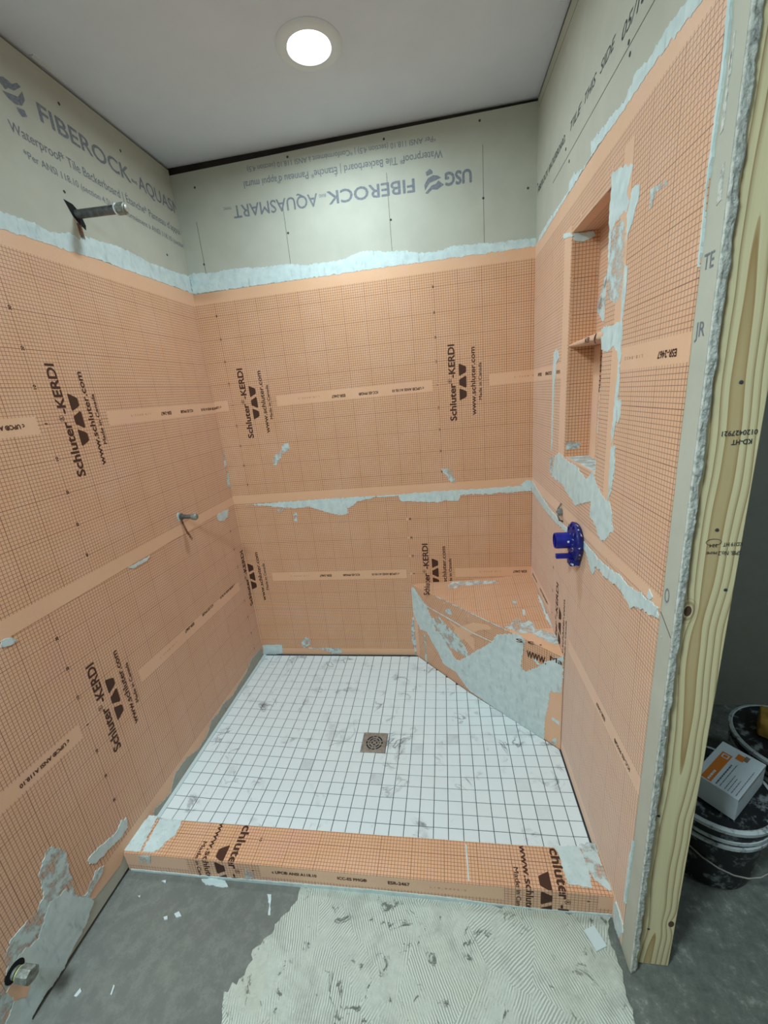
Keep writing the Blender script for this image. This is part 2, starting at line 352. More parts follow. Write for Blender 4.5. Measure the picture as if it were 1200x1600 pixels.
T = {'L':[('thick',[(-0.8963,1.9419),(-0.8582,1.9501),(-0.8463,1.9489),(-0.8195,1.9526),(-0.786,1.9527),(-0.7505,1.9528),(-0.7227,1.9467),(-0.6898,1.9508),(-0.6419,1.9689),(-0.6101,1.959),(-0.5856,1.9764),(-0.5358,1.9812),(-0.4823,1.9864),(-0.4249,1.9919),(-0.3537,1.9886),(-0.2773,1.9803),(-0.1876,1.9858),(-0.1067,1.9874),(-0.0059,1.9968),(-0.0043,1.9262),(-0.5579,1.919),(-0.8737,1.9045),(-0.9093,1.9036)]),('thick',[(-0.1722,0.9168),(-0.064,0.9123),(-0.0899,0.8744),(-0.1454,0.8696),(-0.1781,0.8913)]),('thin',[(0.002,1.221),(0.0165,1.2026),(-0.0015,1.1284),(-0.0259,1.1218)]),('thin',[(-0.0137,1.0973),(0.007,1.0933),(-0.0091,1.0062),(-0.0297,1.0224)]),('thick',[(-0.7765,0.9076),(-0.7351,0.9054),(-0.6669,0.9057),(-0.6825,0.8951),(-0.7599,0.8959)]),('thin',[(-1.2986,0.3148),(-1.2819,0.3081),(-1.2597,0.2571),(-1.2659,0.2036),(-1.2754,0.1154),(-1.259,0.0674),(-1.2386,0.0326),(-1.2401,0.0214),(-1.2816,-0.0096),(-1.3424,-0.0242),(-1.3627,-0.0378),(-1.4175,-0.0284),(-1.4555,-0.0348),(-1.4765,-0.071),(-1.5516,0.0445),(-1.5202,0.137),(-1.4731,0.1266),(-1.4567,0.1521),(-1.454,0.1825),(-1.4303,0.2065),(-1.3905,0.2035),(-1.3639,0.192),(-1.3393,0.2106),(-1.3294,0.2789)]),('thick',[(-1.3386,0.1722),(-1.2938,0.1592),(-1.2783,0.1071),(-1.2432,0.0364),(-1.2401,0.0214),(-1.2816,-0.0096),(-1.3424,-0.0242),(-1.3627,-0.0378),(-1.4175,-0.0284),(-1.4555,-0.0348),(-1.4765,-0.071),(-1.5321,0.0187),(-1.4835,0.0509),(-1.4505,0.0773),(-1.4451,0.1401),(-1.4257,0.1495),(-1.3822,0.1263)]),('thick',[(-1.1156,0.1258),(-1.084,0.1407),(-1.0681,0.1246),(-1.0748,0.0905),(-1.1163,0.0949),(-1.1618,0.1085),(-1.1971,0.1154),(-1.2158,0.1391),(-1.214,0.1564),(-1.1672,0.1473)]),('thin',[(-1.2042,0.0956),(-1.1813,0.0807),(-1.1928,0.062),(-1.2251,0.0621),(-1.2773,0.0379),(-1.2802,0.0534),(-1.2364,0.0807)]),('grey',[(-0.0162,0.0502),(-0.1383,0.0637),(-0.209,0.0349),(-0.2837,0.0338),(-0.3749,0.0216),(-0.4598,0.0484),(-0.5088,0.0372),(-0.5607,0.0493),(-0.6151,0.0129),(-0.6913,0.0124),(-0.7607,0.0444),(-0.7927,0.0465),(-0.835,0.0454),(-0.8809,0.0028),(-0.9154,0.0136),(-0.9643,0.0289),(-0.9758,-0.0026),(-0.9468,-0.0214),(-0.613,-0.0162),(-0.3739,-0.0182),(-0.0143,-0.0001)]),('thin',[(-1.2138,0.9083),(-1.1915,0.9038),(-1.1794,0.8851),(-1.1983,0.8839),(-1.2195,0.8916)])],'B':[('thick',[(0.0024,2.0011),(0.0632,2.0043),(0.0929,1.9968),(0.1399,1.9976),(0.2178,2.0011),(0.3525,1.9911),(0.4711,1.9892),(0.5421,1.9744),(0.6433,1.9744),(0.7288,1.9761),(0.7868,1.9931),(0.8425,1.9946),(0.8963,1.9819),(0.991,1.976),(1.0305,1.9628),(1.1101,1.9552),(1.1765,1.9679),(1.2414,1.9655),(1.3564,1.9566),(1.4131,1.9585),(1.4444,1.9568),(1.5127,1.9537),(1.5193,1.9257),(0.0027,1.9221)]),('thick',[(0.0652,0.9123),(0.2319,0.9169),(0.3944,0.9197),(0.553,0.9225),(0.6771,0.9238),(0.7687,0.9236),(0.7371,0.9113),(0.6672,0.9025),(0.6415,0.8802),(0.6088,0.866),(0.6138,0.8419),(0.5733,0.831),(0.5119,0.8467),(0.4511,0.8689),(0.4052,0.884),(0.3238,0.88),(0.2441,0.892),(0.1637,0.9041)]),('thick',[(0.8741,0.9256),(1.0218,0.9297),(1.1661,0.9323),(1.2652,0.9312),(1.3766,0.9353),(1.5064,0.9352),(1.5067,0.9105),(1.4041,0.9059),(1.3486,0.9045),(1.2646,0.9061),(1.1795,0.9062),(1.1641,0.8768),(1.1067,0.8844),(1.0627,0.876),(0.9455,0.8851),(0.8864,0.8912)]),('thick',[(1.4588,0.9423),(1.4858,0.9623),(1.5061,0.9583),(1.5133,0.9247),(1.4725,0.927)]),('thin',[(0.253,1.1348),(0.2738,1.1637),(0.3087,1.1838),(0.3123,1.2059),(0.3455,1.2183),(0.3531,1.1882),(0.305,1.1616),(0.2831,1.1253),(0.257,1.1117)]),('thin',[(1.0924,1.0411),(1.1419,1.0409),(1.1472,0.9969),(1.1631,0.9666),(1.1322,0.9757),(1.1121,1.0063)]),('thin',[(0.2428,0.8839),(0.2753,0.8824),(0.255,0.8589),(0.2316,0.8666)]),('thin',[(0.3201,0.8558),(0.3395,0.8549),(0.332,0.8061),(0.319,0.8067)]),('thick',[(0.7687,0.9236),(0.8741,0.9256),(0.8735,0.918),(0.7679,0.9159)]),('thick',[(0.0091,0.0592),(0.1248,0.0617),(0.1295,0.0345),(0.1253,0.0092),(0.0769,-0.0045),(-0.0025,-0.0051)]),('thin',[(0.2449,0.0751),(0.2777,0.1147),(0.2986,0.1049),(0.2974,0.0654),(0.2578,0.0403)]),('thin',[(0.2762,0.0434),(0.4715,0.0414),(0.4861,0.0168),(0.4313,0.0014),(0.4066,0.0162),(0.3641,0.0309)]),('thin',[(0.8867,0.1752),(0.9039,0.2488),(0.9339,0.212),(0.9577,0.1378),(0.9517,-0.034),(0.9035,-0.0052),(0.8885,0.0812)])],'R':[('thick',[(0.066,1.9391),(0.1983,1.9453),(0.443,1.9416),(0.4617,1.9612),(0.4918,1.9646),(0.5876,1.9392),(0.644,1.9424),(0.6387,1.9762),(0.6623,1.9694),(0.7055,1.9656),(0.7823,1.9589),(0.8394,1.9473),(0.8671,1.9602),(0.8937,1.9685),(0.9394,1.9543),(0.963,1.9553),(0.9988,1.9591),(1.0452,1.9558),(1.0697,1.952),(1.097,1.9525),(1.1437,1.9193),(1.114,1.9215),(0.9897,1.9337),(0.857,1.9351),(0.6816,1.9399),(0.4439,1.9347),(0.0492,1.9223)]),('thick',[(0.791,1.8403),(0.8498,1.8312),(0.9093,1.8111),(0.8983,1.7921),(0.8872,1.7703),(0.9019,1.7459),(0.894,1.7334),(0.8664,1.7391),(0.8334,1.7342),(0.8118,1.7201),(0.8139,1.6719),(0.8045,1.6521),(0.7942,1.7643),(0.7982,1.8129)]),('thin',[(0.8118,1.7201),(0.868,1.7307),(0.8882,1.7081),(0.8972,1.629),(0.8902,1.5761),(0.8634,1.5637),(0.8099,1.5825),(0.8045,1.6521)]),('thick',[(0.9126,1.7679),(0.9472,1.7579),(0.946,1.7405),(0.9282,1.7102),(0.9117,1.6927),(0.9007,1.6686),(0.8947,1.7293)]),('thick',[(0.9021,1.6319),(0.9172,1.6241),(0.917,1.5792),(0.9079,1.5214),(0.9136,1.4774),(0.9044,1.4783),(0.8976,1.5662)]),('thin',[(0.995,1.7321),(1.0569,1.7237),(1.0552,1.715),(1.0172,1.7202),(1.0087,1.7033),(0.9974,1.6988)]),('thick',[(0.4107,1.8427),(0.48,1.8251),(0.5138,1.8052),(0.4126,1.8275)]),('thick',[(0.7863,1.5194),(0.9002,1.5204),(0.9129,1.4814),(0.9145,1.441),(0.9073,1.4162),(0.8943,1.4561),(0.8673,1.4722),(0.8373,1.4605),(0.7947,1.4688)]),('thick',[(0.901,1.4188),(0.9151,1.4182),(0.9169,1.3623),(0.9109,1.2942),(0.9037,1.2635),(0.8942,1.2443),(0.8923,1.2927),(0.9008,1.3859)]),('thick',[(0.9135,1.348),(0.9303,1.3532),(0.9335,1.3154),(0.9229,1.2953)]),('thick',[(0.895,1.2393),(0.9171,1.2448),(0.923,1.1894),(0.9132,1.1342),(0.8944,1.1018),(0.8959,1.1572)]),('thick',[(0.3904,1.1345),(0.4447,1.1546),(0.5361,1.1437),(0.6265,1.1458),(0.6895,1.1315),(0.7288,1.1206),(0.7529,1.1382),(0.7845,1.1537),(0.813,1.1273),(0.8625,1.1045),(0.9049,1.1046),(0.9295,1.0786),(0.9303,1.0512),(0.942,1.0441),(0.8954,0.9956),(0.8669,0.9878),(0.842,0.997),(0.8316,1.0119),(0.7791,1.026),(0.7808,1.0706),(0.7026,1.0425),(0.6443,1.0192),(0.6214,1.027),(0.55,1.0372),(0.4971,1.0546),(0.354,1.0509),(0.3662,1.0821)]),('thick',[(0.3347,1.4992),(0.3758,1.5064),(0.4065,1.4733),(0.3673,1.4617),(0.3589,1.4119),(0.3494,1.368),(0.3447,1.2773),(0.3432,1.1512),(0.3308,1.1494),(0.3323,1.3073),(0.3282,1.4273)]),('thin',[(0.3154,1.1141),(0.3605,1.1337),(0.3536,1.0549),(0.3205,1.0649)]),('thick',[(-0.0048,0.9597),(0.1506,0.9367),(0.3017,0.9216),(0.4301,0.9167),(0.5149,0.9116),(0.7189,0.9321),(0.7756,0.9335),(0.845,0.9293),(0.9206,0.9316),(0.9852,0.9441),(1.0552,0.9455),(1.1147,0.9558),(1.1762,0.9607),(1.1804,0.9395),(1.1386,0.9292),(1.0922,0.9178),(1.0643,0.8965),(1.0279,0.9094),(0.9908,0.9126),(0.9393,0.9044),(0.8812,0.9012),(0.8488,0.9054),(0.8215,0.8667),(0.7709,0.9047),(0.7413,0.9131),(0.6597,0.9098),(0.5168,0.8963),(0.4028,0.8911),(0.2326,0.8925),(-0.0014,0.9088)]),('thick',[(1.1325,0.9605),(1.1373,0.9825),(1.1528,0.9714),(1.1456,0.9628)]),('thick',[(1.1223,0.0121),(1.1319,0.0473),(1.1782,0.0389),(1.1764,0.0084),(1.1691,-0.0334),(1.1384,-0.0345)]),('thick',[(1.1714,0.1155),(1.1708,0.1573),(1.1724,0.2227),(1.1773,0.337),(1.1846,0.3476),(1.1827,0.2388),(1.1798,0.164),(1.1805,0.1226)]),('thick',[(1.1802,1.8847),(1.1891,1.8785),(1.1915,1.8242),(1.1891,1.7652),(1.1853,1.7077),(1.1814,1.6569),(1.1847,1.6005),(1.1843,1.5575),(1.1814,1.5582),(1.1804,1.6132),(1.1794,1.6896),(1.1822,1.7543),(1.1843,1.8173)])],'T':[('thin',[(1.095,-0.0557),(1.1189,-0.0106),(1.2317,-0.0208),(1.3481,-0.036),(1.3461,-0.0513),(1.2584,-0.0547),(1.1699,-0.0527),(1.1019,-0.0843)]),('thin',[(1.3596,-0.3737),(1.3828,-0.3451),(1.4093,-0.3687),(1.4282,-0.3656),(1.4448,-0.4026),(1.4389,-0.4311),(1.4823,-0.4447),(1.5114,-0.466),(1.5107,-0.5236),(1.4876,-0.5174),(1.4237,-0.4486),(1.3836,-0.4449),(1.325,-0.4005),(1.3504,-0.393)]),('thin',[(1.4185,-0.2841),(1.4289,-0.2964),(1.421,-0.3388),(1.4138,-0.3273)]),('thick',[(1.5045,-0.1772),(1.5121,-0.2027),(1.5118,-0.317),(1.5205,-0.4295),(1.5126,-0.4382),(1.5035,-0.3787),(1.502,-0.2488)]),('thin',[(1.3888,-0.2107),(1.405,-0.2128),(1.3992,-0.2475),(1.3864,-0.2459)])],'F':[('thick',[(-0.0021,0.41),(0.0146,0.4232),(0.056,0.386),(0.1107,0.3476),(0.1396,0.2966),(0.1672,0.2306),(0.2076,0.2231),(0.2449,0.1818),(0.2897,0.1343),(0.3146,0.1253),(0.3448,0.1558),(0.522,0.3332),(0.5395,0.3702),(0.5695,0.3935),(0.6569,0.4367),(0.6688,0.4304),(0.6866,0.4181),(0.6782,0.3784),(0.667,0.2874),(0.6881,0.2743),(0.7285,0.3089),(0.7771,0.3676),(0.8475,0.4298),(0.8465,0.3229),(0.8436,0.2634),(0.7994,0.2451),(0.7933,0.1716),(0.7812,0.1011),(0.7783,-0.0138),(0.6238,-0.0143),(0.3789,-0.0045),(0.2983,0.0534),(0.2102,0.0546),(0.1853,0.0955),(0.1552,0.1303),(0.0977,0.1916),(0.0474,0.1844),(0.0029,0.2551),(-0.0077,0.355)]),('thin',[(0.1314,0.2814),(0.1933,0.3202),(0.2334,0.3037),(0.2526,0.287),(0.3111,0.2803),(0.3564,0.2362),(0.3829,0.2086),(0.3726,0.1786),(0.3348,0.1758),(0.2361,0.1818),(0.1531,0.208)]),('thin',[(0.2485,0.3841),(0.2789,0.4002),(0.2868,0.3673),(0.2372,0.3632)]),('thick',[(0.0982,0.3501),(0.2756,0.3415),(0.4142,0.3306),(0.5271,0.3361),(0.5271,0.3339),(0.4123,0.3266),(0.2724,0.3369),(0.0979,0.3465)]),('thick',[(0.7201,0.3522),(0.7333,0.359),(0.7532,0.3421),(0.7435,0.3369)]),('thick',[(0.8117,0.1315),(0.8432,0.1276),(0.8437,0.1126),(0.8076,0.1183)]),('thin',[(0.815,0.0235),(0.8343,0.0486),(0.8295,0.0024),(0.8111,-0.0009)]),('thin',[(0.0704,0.161),(0.0825,0.1665),(0.086,0.0014),(0.0737,-0.0051)])],'CT':[('thick',[(0.0036,-0.991),(0.0397,-0.9918),(0.0578,-1.107),(-0.0013,-1.1091),(-0.0031,-1.0723),(-0.0005,-1.0168)]),('thick',[(0.0544,-0.9999),(0.1399,-1.0019),(0.1452,-1.0272),(0.1451,-1.052),(0.126,-1.0726),(0.121,-1.0964),(0.1015,-1.107),(0.0663,-1.1073)]),('thick',[(1.3849,-0.993),(1.4575,-0.9894),(1.4661,-1.0263),(1.4655,-1.0782),(1.4619,-1.0986),(1.4374,-1.0978),(1.3983,-1.0923),(1.3976,-1.0717),(1.3944,-1.0475),(1.3953,-1.0188)]),('thin',[(1.4631,-0.9822),(1.489,-0.9752),(1.5116,-0.9787),(1.5098,-0.9939),(1.5085,-1.0449),(1.5147,-1.0801),(1.5176,-1.1053),(1.502,-1.0982),(1.4784,-1.0772),(1.4657,-1.0482),(1.4648,-1.02)])],'CF':[('thin',[(0.4272,0.0095),(0.4498,0.0089),(0.4518,-0.0208),(0.4205,-0.0382)]),('thin',[(0.0552,0.0266),(0.1002,0.0316),(0.0906,-0.0036),(0.0519,-0.0047)]),('thick',[(0.009,-0.0381),(0.2315,-0.0377),(0.5834,-0.0307),(0.8682,-0.0268),(1.0598,-0.0281),(1.1886,-0.0371),(1.3313,-0.0406),(1.5124,-0.0348),(1.5137,-0.0557),(1.3319,-0.0674),(1.1883,-0.0644),(0.866,-0.0522),(0.5798,-0.0541),(0.2947,-0.0592),(0.0008,-0.0663)])],'S':[('thick',[(0.6045,-1.1508),(0.589,-1.181),(0.5581,-1.2144),(0.5574,-1.2366),(0.5168,-1.2754),(0.5168,-1.3152),(0.5053,-1.3474),(0.477,-1.3621),(0.4899,-1.3955),(0.509,-1.4366),(0.5498,-1.5511),(1.5146,-1.4495),(1.5035,-1.3387),(1.4867,-1.3205),(1.4886,-1.2523),(1.4905,-1.2164),(1.4878,-1.1691),(1.4984,-1.1266),(1.5136,-1.1123),(1.1881,-1.1169),(0.866,-1.1096),(0.6016,-1.1122)]),('thick',[(0.2677,-1.1215),(0.3055,-1.1143),(0.3499,-1.1192),(0.3683,-1.1343),(0.3498,-1.1379),(0.317,-1.1343),(0.2922,-1.1363)]),('thick',[(0.5031,-1.1433),(0.517,-1.1438),(0.5352,-1.195),(0.5284,-1.1955),(0.5203,-1.1668)])],'chip':[('thick',[(0.2364,-1.217),(0.2475,-1.2097),(0.263,-1.2203),(0.2494,-1.2254)]),('thick',[(0.2083,-1.2273),(0.2183,-1.2233),(0.224,-1.2315),(0.215,-1.2338)]),('thick',[(0.0751,-1.4089),(0.0795,-1.3933),(0.0885,-1.3986),(0.0838,-1.4099)]),('thick',[(0.1734,-1.3967),(0.1678,-1.3789),(0.1724,-1.3797),(0.1779,-1.3974)]),('thick',[(0.1367,-1.1376),(0.1512,-1.1338),(0.155,-1.1425)]),('thick',[(0.0875,-1.1831),(0.0947,-1.1808),(0.0976,-1.1874)])],'Ledge':[('thick',[(-1.1161,0.0267),(-1.1321,0.01),(-1.1817,0.016),(-1.2416,0.0239),(-1.2823,-0.0084),(-1.3424,-0.0242),(-1.3627,-0.0378),(-1.4175,-0.0284),(-1.4555,-0.0348),(-1.4899,-0.0373),(-1.5738,-0.0211)])]}

thin_mats={'thick':('thinset',.0025),'thin':('thinset_film',.0021),'grey':('thinset_grey',.0024)}
def smears(key,fr,parent,base=.0015,step=.005,amp=.0042):
    for i,(kind,poly) in enumerate(T[key]):
        m,h=thin_mats[kind]
        area_=abs(sum(poly[a][0]*poly[(a+1)%len(poly)][1]-poly[(a+1)%len(poly)][0]*poly[a][1] for a in range(len(poly))))/2
        am=amp if area_>.002 else amp*.4
        plate('thinset_smear',m,fr,ragged(poly,step,am,seed=i*3.1),0,h+.00007*i,parent)
# ================================================================ SETTING
floor=box('floor','concrete',-.12,4.2,-3.6,.3,ZS-.1,ZS); tag(floor,kind='structure')
ceil=box('ceiling','ceiling_paint',-.12,4.2,-3.6,.3,ZC,ZC+.1); tag(ceil,kind='structure')
# -- left wall
wl=box('wall_left','backer_board',-.013,0,-3.6,0,ZS+.012,2.402); tag(wl,kind='structure')
box('framing','dark_gap',-.12,-.0131,-3.6,.12,ZS,ZC,wl)
Lmem=[(y,z) for y,z in T['Ledge'][0][1]]
vcL=lambda u:1.4123
def uvL(lu,vc0,sl,sgn=1): return lambda a,b:(sgn*(a-lu),sgn*(b-(vc0+sl*a)))
ms=plate('membrane_sheet','membrane_orange',FL,ragged([(-1.75,.08),(-1.75,.96),(0,.96),(0,0),(-.999,0)]+[(-1.112,.0)]+Lmem,.05,.001),0.0002,.0008,wl,uvL(-1.0846,.495,-.03))
lettering('printed_lettering','print_brown',FL,print_items(-1.0846,.5276)+print_items(-.0876,.4976)[:9]+print_items(-.0876,.516)[9:12]+print_items(-.0876,.4976)[12:],ms,(-1.7,0,0,.915),.0011)
lettering('faint_lettering','print_faint',FL,faint_items(-1.0846,.516),ms,(-1.7,0,0,.9),.0011)
lettering('printed_lettering','print_brown',FL,print_items(-2.0816,.533)[9:12],ms,(-1.7,-1.10,0,.915),.0011)
ms=plate('membrane_sheet','membrane_orange',FL,ragged([(-1.195,.905),(0,.918),(0,1.9255),(-1.75,1.905),(-1.75,.93)],.05,.001),.0002,.0016,wl,uvL(-.9159,1.4143,.004))
lettering('printed_lettering','print_brown',FL,print_items(-.9159,1.4123)+print_items(-.9159-.997,1.4123)+print_items(.081,1.4123),ms,(-1.7,0,.96,1.9),.0019)
lettering('faint_lettering','print_faint',FL,faint_items(-.9159,1.4123),ms,(-1.7,0,.96,1.9),.0019)
smears('L',FL,wl)
def logo_emblem(cu,cv,sgn=1,s=1):
    P=[[(-.040,.020),(-.012,.034),(.010,.030),(.030,.044),(.040,.040),(.012,.016),(-.006,.012),(-.018,.002)],[(-.030,-.006),(.020,.006),(.040,.030),(.042,.010),(.026,-.012),(.004,-.020),(-.016,-.016)],[(.004,-.026),(.030,-.020),(.034,-.034),(.016,-.044),(.006,-.036)]]
    return [([(cu+sgn*a*s,cv+sgn*b*s) for a,b in q],[tuple(range(len(q)))]) for q in P]
def htxt(txt,u0,v0,L,cap,sgn=1,bold=.012,tilt=0,shear=0):
    p,f=text_uv(txt,L,cap,bold,shear); return ([(u0+sgn*a,v0+sgn*b+tilt*a) for a,b in p],f)
L3='*Per ANSI 118.10 (section 4.5) | *Conform\u00e9ment \u00e0 ANSI 118.10 (section 4.5)'
L2='Waterproof* Tile Backerboard | \u00c9tanche* Panneau d\u2019appui mural'
def board_print(u0,vF,sgn,tF):
    f=lambda du:u0+sgn*du
    return [htxt('USG',f(-.225),vF,.105,.044,sgn,.04,tF),htxt('FIBEROCK',f(0),vF,.364,.046,sgn,.02,tF),htxt('BRAND',f(.368),vF,.030,.011,sgn,.01,tF),htxt('AQUASMART',f(.405),vF+tF*.4,.376,.046,sgn,.012,tF),htxt('TM/MC',f(.786),vF+tF*.8,.038,.010,sgn,.01,tF),
      htxt(L2,f(-.115),vF-sgn*.079,.83,.026,sgn,.008,tF),htxt(L3,f(-.092),vF-sgn*.128,.782,.019,sgn,.004,tF)]+logo_emblem(f(-.078),vF+sgn*.018,sgn,.95)
lettering('printed_lettering','print_grey',FL,board_print(-.64,2.252,1,-.02),wl,(-1.4,0,1.95,2.40),.0004)
# -- back wall
wb=plate('wall_back','backer_board',FB,[(0,ZS),(W,ZS),(W,2.401),(.9,2.395),(.45,2.388),(0,2.383)],-.013,0,None); tag(wb,kind='structure')
box('framing','dark_gap',-.12,1.62,.0131,.12,ZS,ZC,wb)
ms=plate('membrane_sheet','membrane_orange',FB,[(.001,0),(W-.001,0),(W-.001,.96),(.001,.96)],.0002,.0008,wb,uvL(.9248-.015,.495,0))
# bench fold: print stays on the wall only above the seat line
lb=print_items(.9248,.4953); la=print_items(.9248-1.012,.497)
lettering('printed_lettering','print_brown',FB,la+lb[9:],ms,(0,W,0,.915),.0011)
lettering('printed_lettering','print_brown',FB,lb[:9]+print_items(.9248+.997,.4953)[9:],ms,(0,W,.444,.915),.0011)
lettering('faint_lettering','print_faint',FB,faint_items(.9248,.4953)+faint_items(-.0876,.4953),ms,(0,W,0,.9),.0011)
ms=plate('membrane_sheet','membrane_orange',FB,ragged([(.001,.9185),(W-.001,.9295),(W-.001,1.931),(.001,1.919)],.04,.001),.0002,.0016,wb,uvL(.0969,1.4183,.007))
lettering('printed_lettering','print_brown',FB,print_items(.0969,1.4189,hi=4,lo=-4)+print_items(1.0941,1.4259,hi=4,lo=-4)+print_items(.0969-.997,1.415),ms,(0,W,.96,1.9),.0019)
lettering('faint_lettering','print_faint',FB,faint_items(.0969,1.421)+faint_items(1.0941,1.428),ms,(0,W,.96,1.9),.0019)
smears('B',FB,wb)
lettering('printed_lettering','print_grey',FB,board_print(1.041,2.224,-1,.012/-.7*-1*.0+.014*-1*-1),wb,(0,W,1.95,2.39),.0004)
for x,z1,z0 in ((1.309,2.297,1.963),(.93,2.26,1.976),(.482,2.198,1.988),(.083,2.20,1.998)):
    plate('pencil_line','pencil',FB,[(x,z0),(x+.0016,z0),(x+.0016,z1),(x,z1)],0,.0004,wb)
def screw(fr,u,v,parent):
    o=fr.p(u,v,0); lathe('screw_head','print_dark',[(0,.0004),(.0028,.0009),(.0042,.0009),(.0046,.0002)],o,fr.n,parent,10)
for u,v in ((.105,2.325),(.53,2.372),(.93,2.372),(1.3,2.374),(.49,2.105),(.935,2.095),(1.309,2.12),(.082,2.035),(1.48,2.13)): screw(FB,u,v,wb)
for u,v in ((-.55,2.34),(-.30,2.335),(-.62,2.085),(-.14,2.045),(-.9,2.34)): screw(FL,u,v,wl)
# -- right wall with the niche opening
NU0,NU1,NV0,NV1=.505,.800,1.152,1.816
hole=[(NU0,NV0),(NU1,NV0),(NU1,NV1),(NU0,NV1)]
wr=plate('wall_right','backer_board',FRt,[(-.0,ZS),(1.2274,ZS),(1.2274,2.402),(0,2.405)],-.013,0,None,holes=[hole]); tag(wr,kind='structure')
ms=plate('membrane_sheet','membrane_orange',FRt,[(.001,0),(1.0,0),(1.12,ZS+.01),(1.178,ZS+.005),(1.183,.97),(.001,.97)],.0002,.0008,wr,uvL(.409,.500,.005))
lettering('printed_lettering','print_brown',FRt,print_items(.409,.500)+print_items(.409-1.0,.500),ms,(0.002,1.18,0,.92),.0011)
ms=plate('membrane_sheet','membrane_orange',FRt,ragged([(.001,.929),(.6,.944),(1.183,.962),(1.183,1.943),(.001,1.930)],.04,.001),.0002,.0016,wr,uvL(.579,1.429,.011),holes=[hole])
lettering('printed_lettering','print_brown',FRt,print_items(.579-.995,1.431)[9:12]+print_items(.579,1.438)[9:12]+[vert_txt(str(abs(k)*10),.0035,k*.1-.005,.0104,.0065,1,.579,1.436) for k in (-4,-3,4,5)],ms,(0.002,.42,.96,1.9),.0019)
lettering('printed_lettering','print_brown',FRt,print_items(.579,1.438)[9:12],ms,(.93,1.18,.96,1.9),.0019)
lettering('faint_lettering','print_faint',FRt,faint_items(.579,1.438),ms,(.93,1.18,.96,1.9),.0019)
# collar of membrane band round the niche
def collar(poly,uvf,nn=.0022): return plate('niche_collar_band','membrane_orange',FRt,ragged(poly,.05,.0012),.0005,nn,wr,uvf)
collar([(NU1,1.03),(.905,1.02),(.907,1.86),(NU1,1.86)],lambda a,b:(b,(a-.862)+.456))
collar([(.43,1.09),(NU0,1.10),(NU0,1.84),(.43,1.835)],lambda a,b:(b+.003,(a-.95)),.0020)
smears('R',FRt,wr)
lettering('printed_lettering','print_dark',FRt,[htxt('FIBEROCK',.02,2.098,.16,.020,1,.004,-.012,.35),htxt('BACKERBOARD,',.19,2.096,.20,.020,1,.004,-.012,.35),htxt('TILE',.44,2.092,.10,.021,1,.004,-.012,.35),htxt('THIS',.565,2.090,.085,.021,1,.004,-.012,.35),htxt('SIDE',.675,2.088,.09,.021,1,.004,-.012,.35),htxt('05/18',.80,2.070,.115,.024,1,.004,-.01,.35)],wr,(0,1.22,1.9,2.4),.0004)
plate('pencil_line','pencil',FRt,[(.25,2.0405),(1.2,2.034),(1.2,2.036),(.25,2.0425)],0,.0004,wr)
plate('pencil_line','pencil',FRt,[(.02,2.372),(.8,2.352),(.8,2.3535),(.02,2.3735)],0,.0004,wr)
for u,v in ((.85,2.02),(.44,2.02),(.02,2.13),(.40,2.068),(.84,2.045)): screw(FRt,u,v,wr)
lettering('printed_lettering','print_grey',FRt,[htxt('JR',1.190,1.455,.025,.022,1,.01),htxt('TE',1.192,1.55,.025,.022,1,.01),htxt('O',1.190,.985,.016,.03,1,.004)],wr,None,.0004)
plate('pencil_line','pencil',FRt,[(1.184,.955),(1.226,.925),(1.226,.9275),(1.184,.9575)],0,.0005,wr)
for u,v,du,dv in ((1.196,1.72,.006,.09),(1.207,1.63,.010,.05),(1.20,1.78,.004,.05),(1.195,.905,.004,.006)):
    plate('board_gouge','torn_gypsum',FRt,ragged([(u,v),(u+du,v+.004),(u+du*.8,v+dv),(u+.001,v+dv*.95)],.006,.0018,seed=u*50),0,.0011,wr)
# torn edge of the board
bm=bmesh.new(); nz=360; nx=6; grid=[]
for i in range(nz+1):
    z=ZS+(2.40-ZS)*i/nz; row=[]
    for j in range(nx+1):
        f=j/nx; a=noise.noise(Vector((z*60,f*3,1)))*.004+noise.noise(Vector((z*200,f*9,5)))*.002
        row.append(bm.verts.new((W+.0005+f*(.0145+noise.noise(Vector((z*30,0,9)))*.004),YE-.0035+abs(a)*(-1 if j in(0,nx) else -1)+f*.004,z)))
    grid.append(row)
for i in range(nz):
    for j in range(nx): bm.faces.new((grid[i][j],grid[i][j+1],grid[i+1][j+1],grid[i+1][j]))
bmesh.ops.recalc_face_normals(bm,faces=bm.faces); r_=bmesh.ops.extrude_face_region(bm,geom=bm.faces[:])
for v in r_['geom']:
    if isinstance(v,bmesh.types.BMVert): v.co.y=YE+.001
finish(bm,'torn_board_edge','torn_gypsum',wr,True)
# inner lining of the stud bay seen from the far side
box('drywall_sheet','drywall',1.6145,1.627,-1.185,.0,ZS,ZC,wr)
box('top_framing','dark_gap',W+.0135,1.614,-1.185,0,2.30,ZC,wr)
box('top_framing','dark_gap',W+.002,W+.0131,-1.2,0,2.4093,ZC,wr)
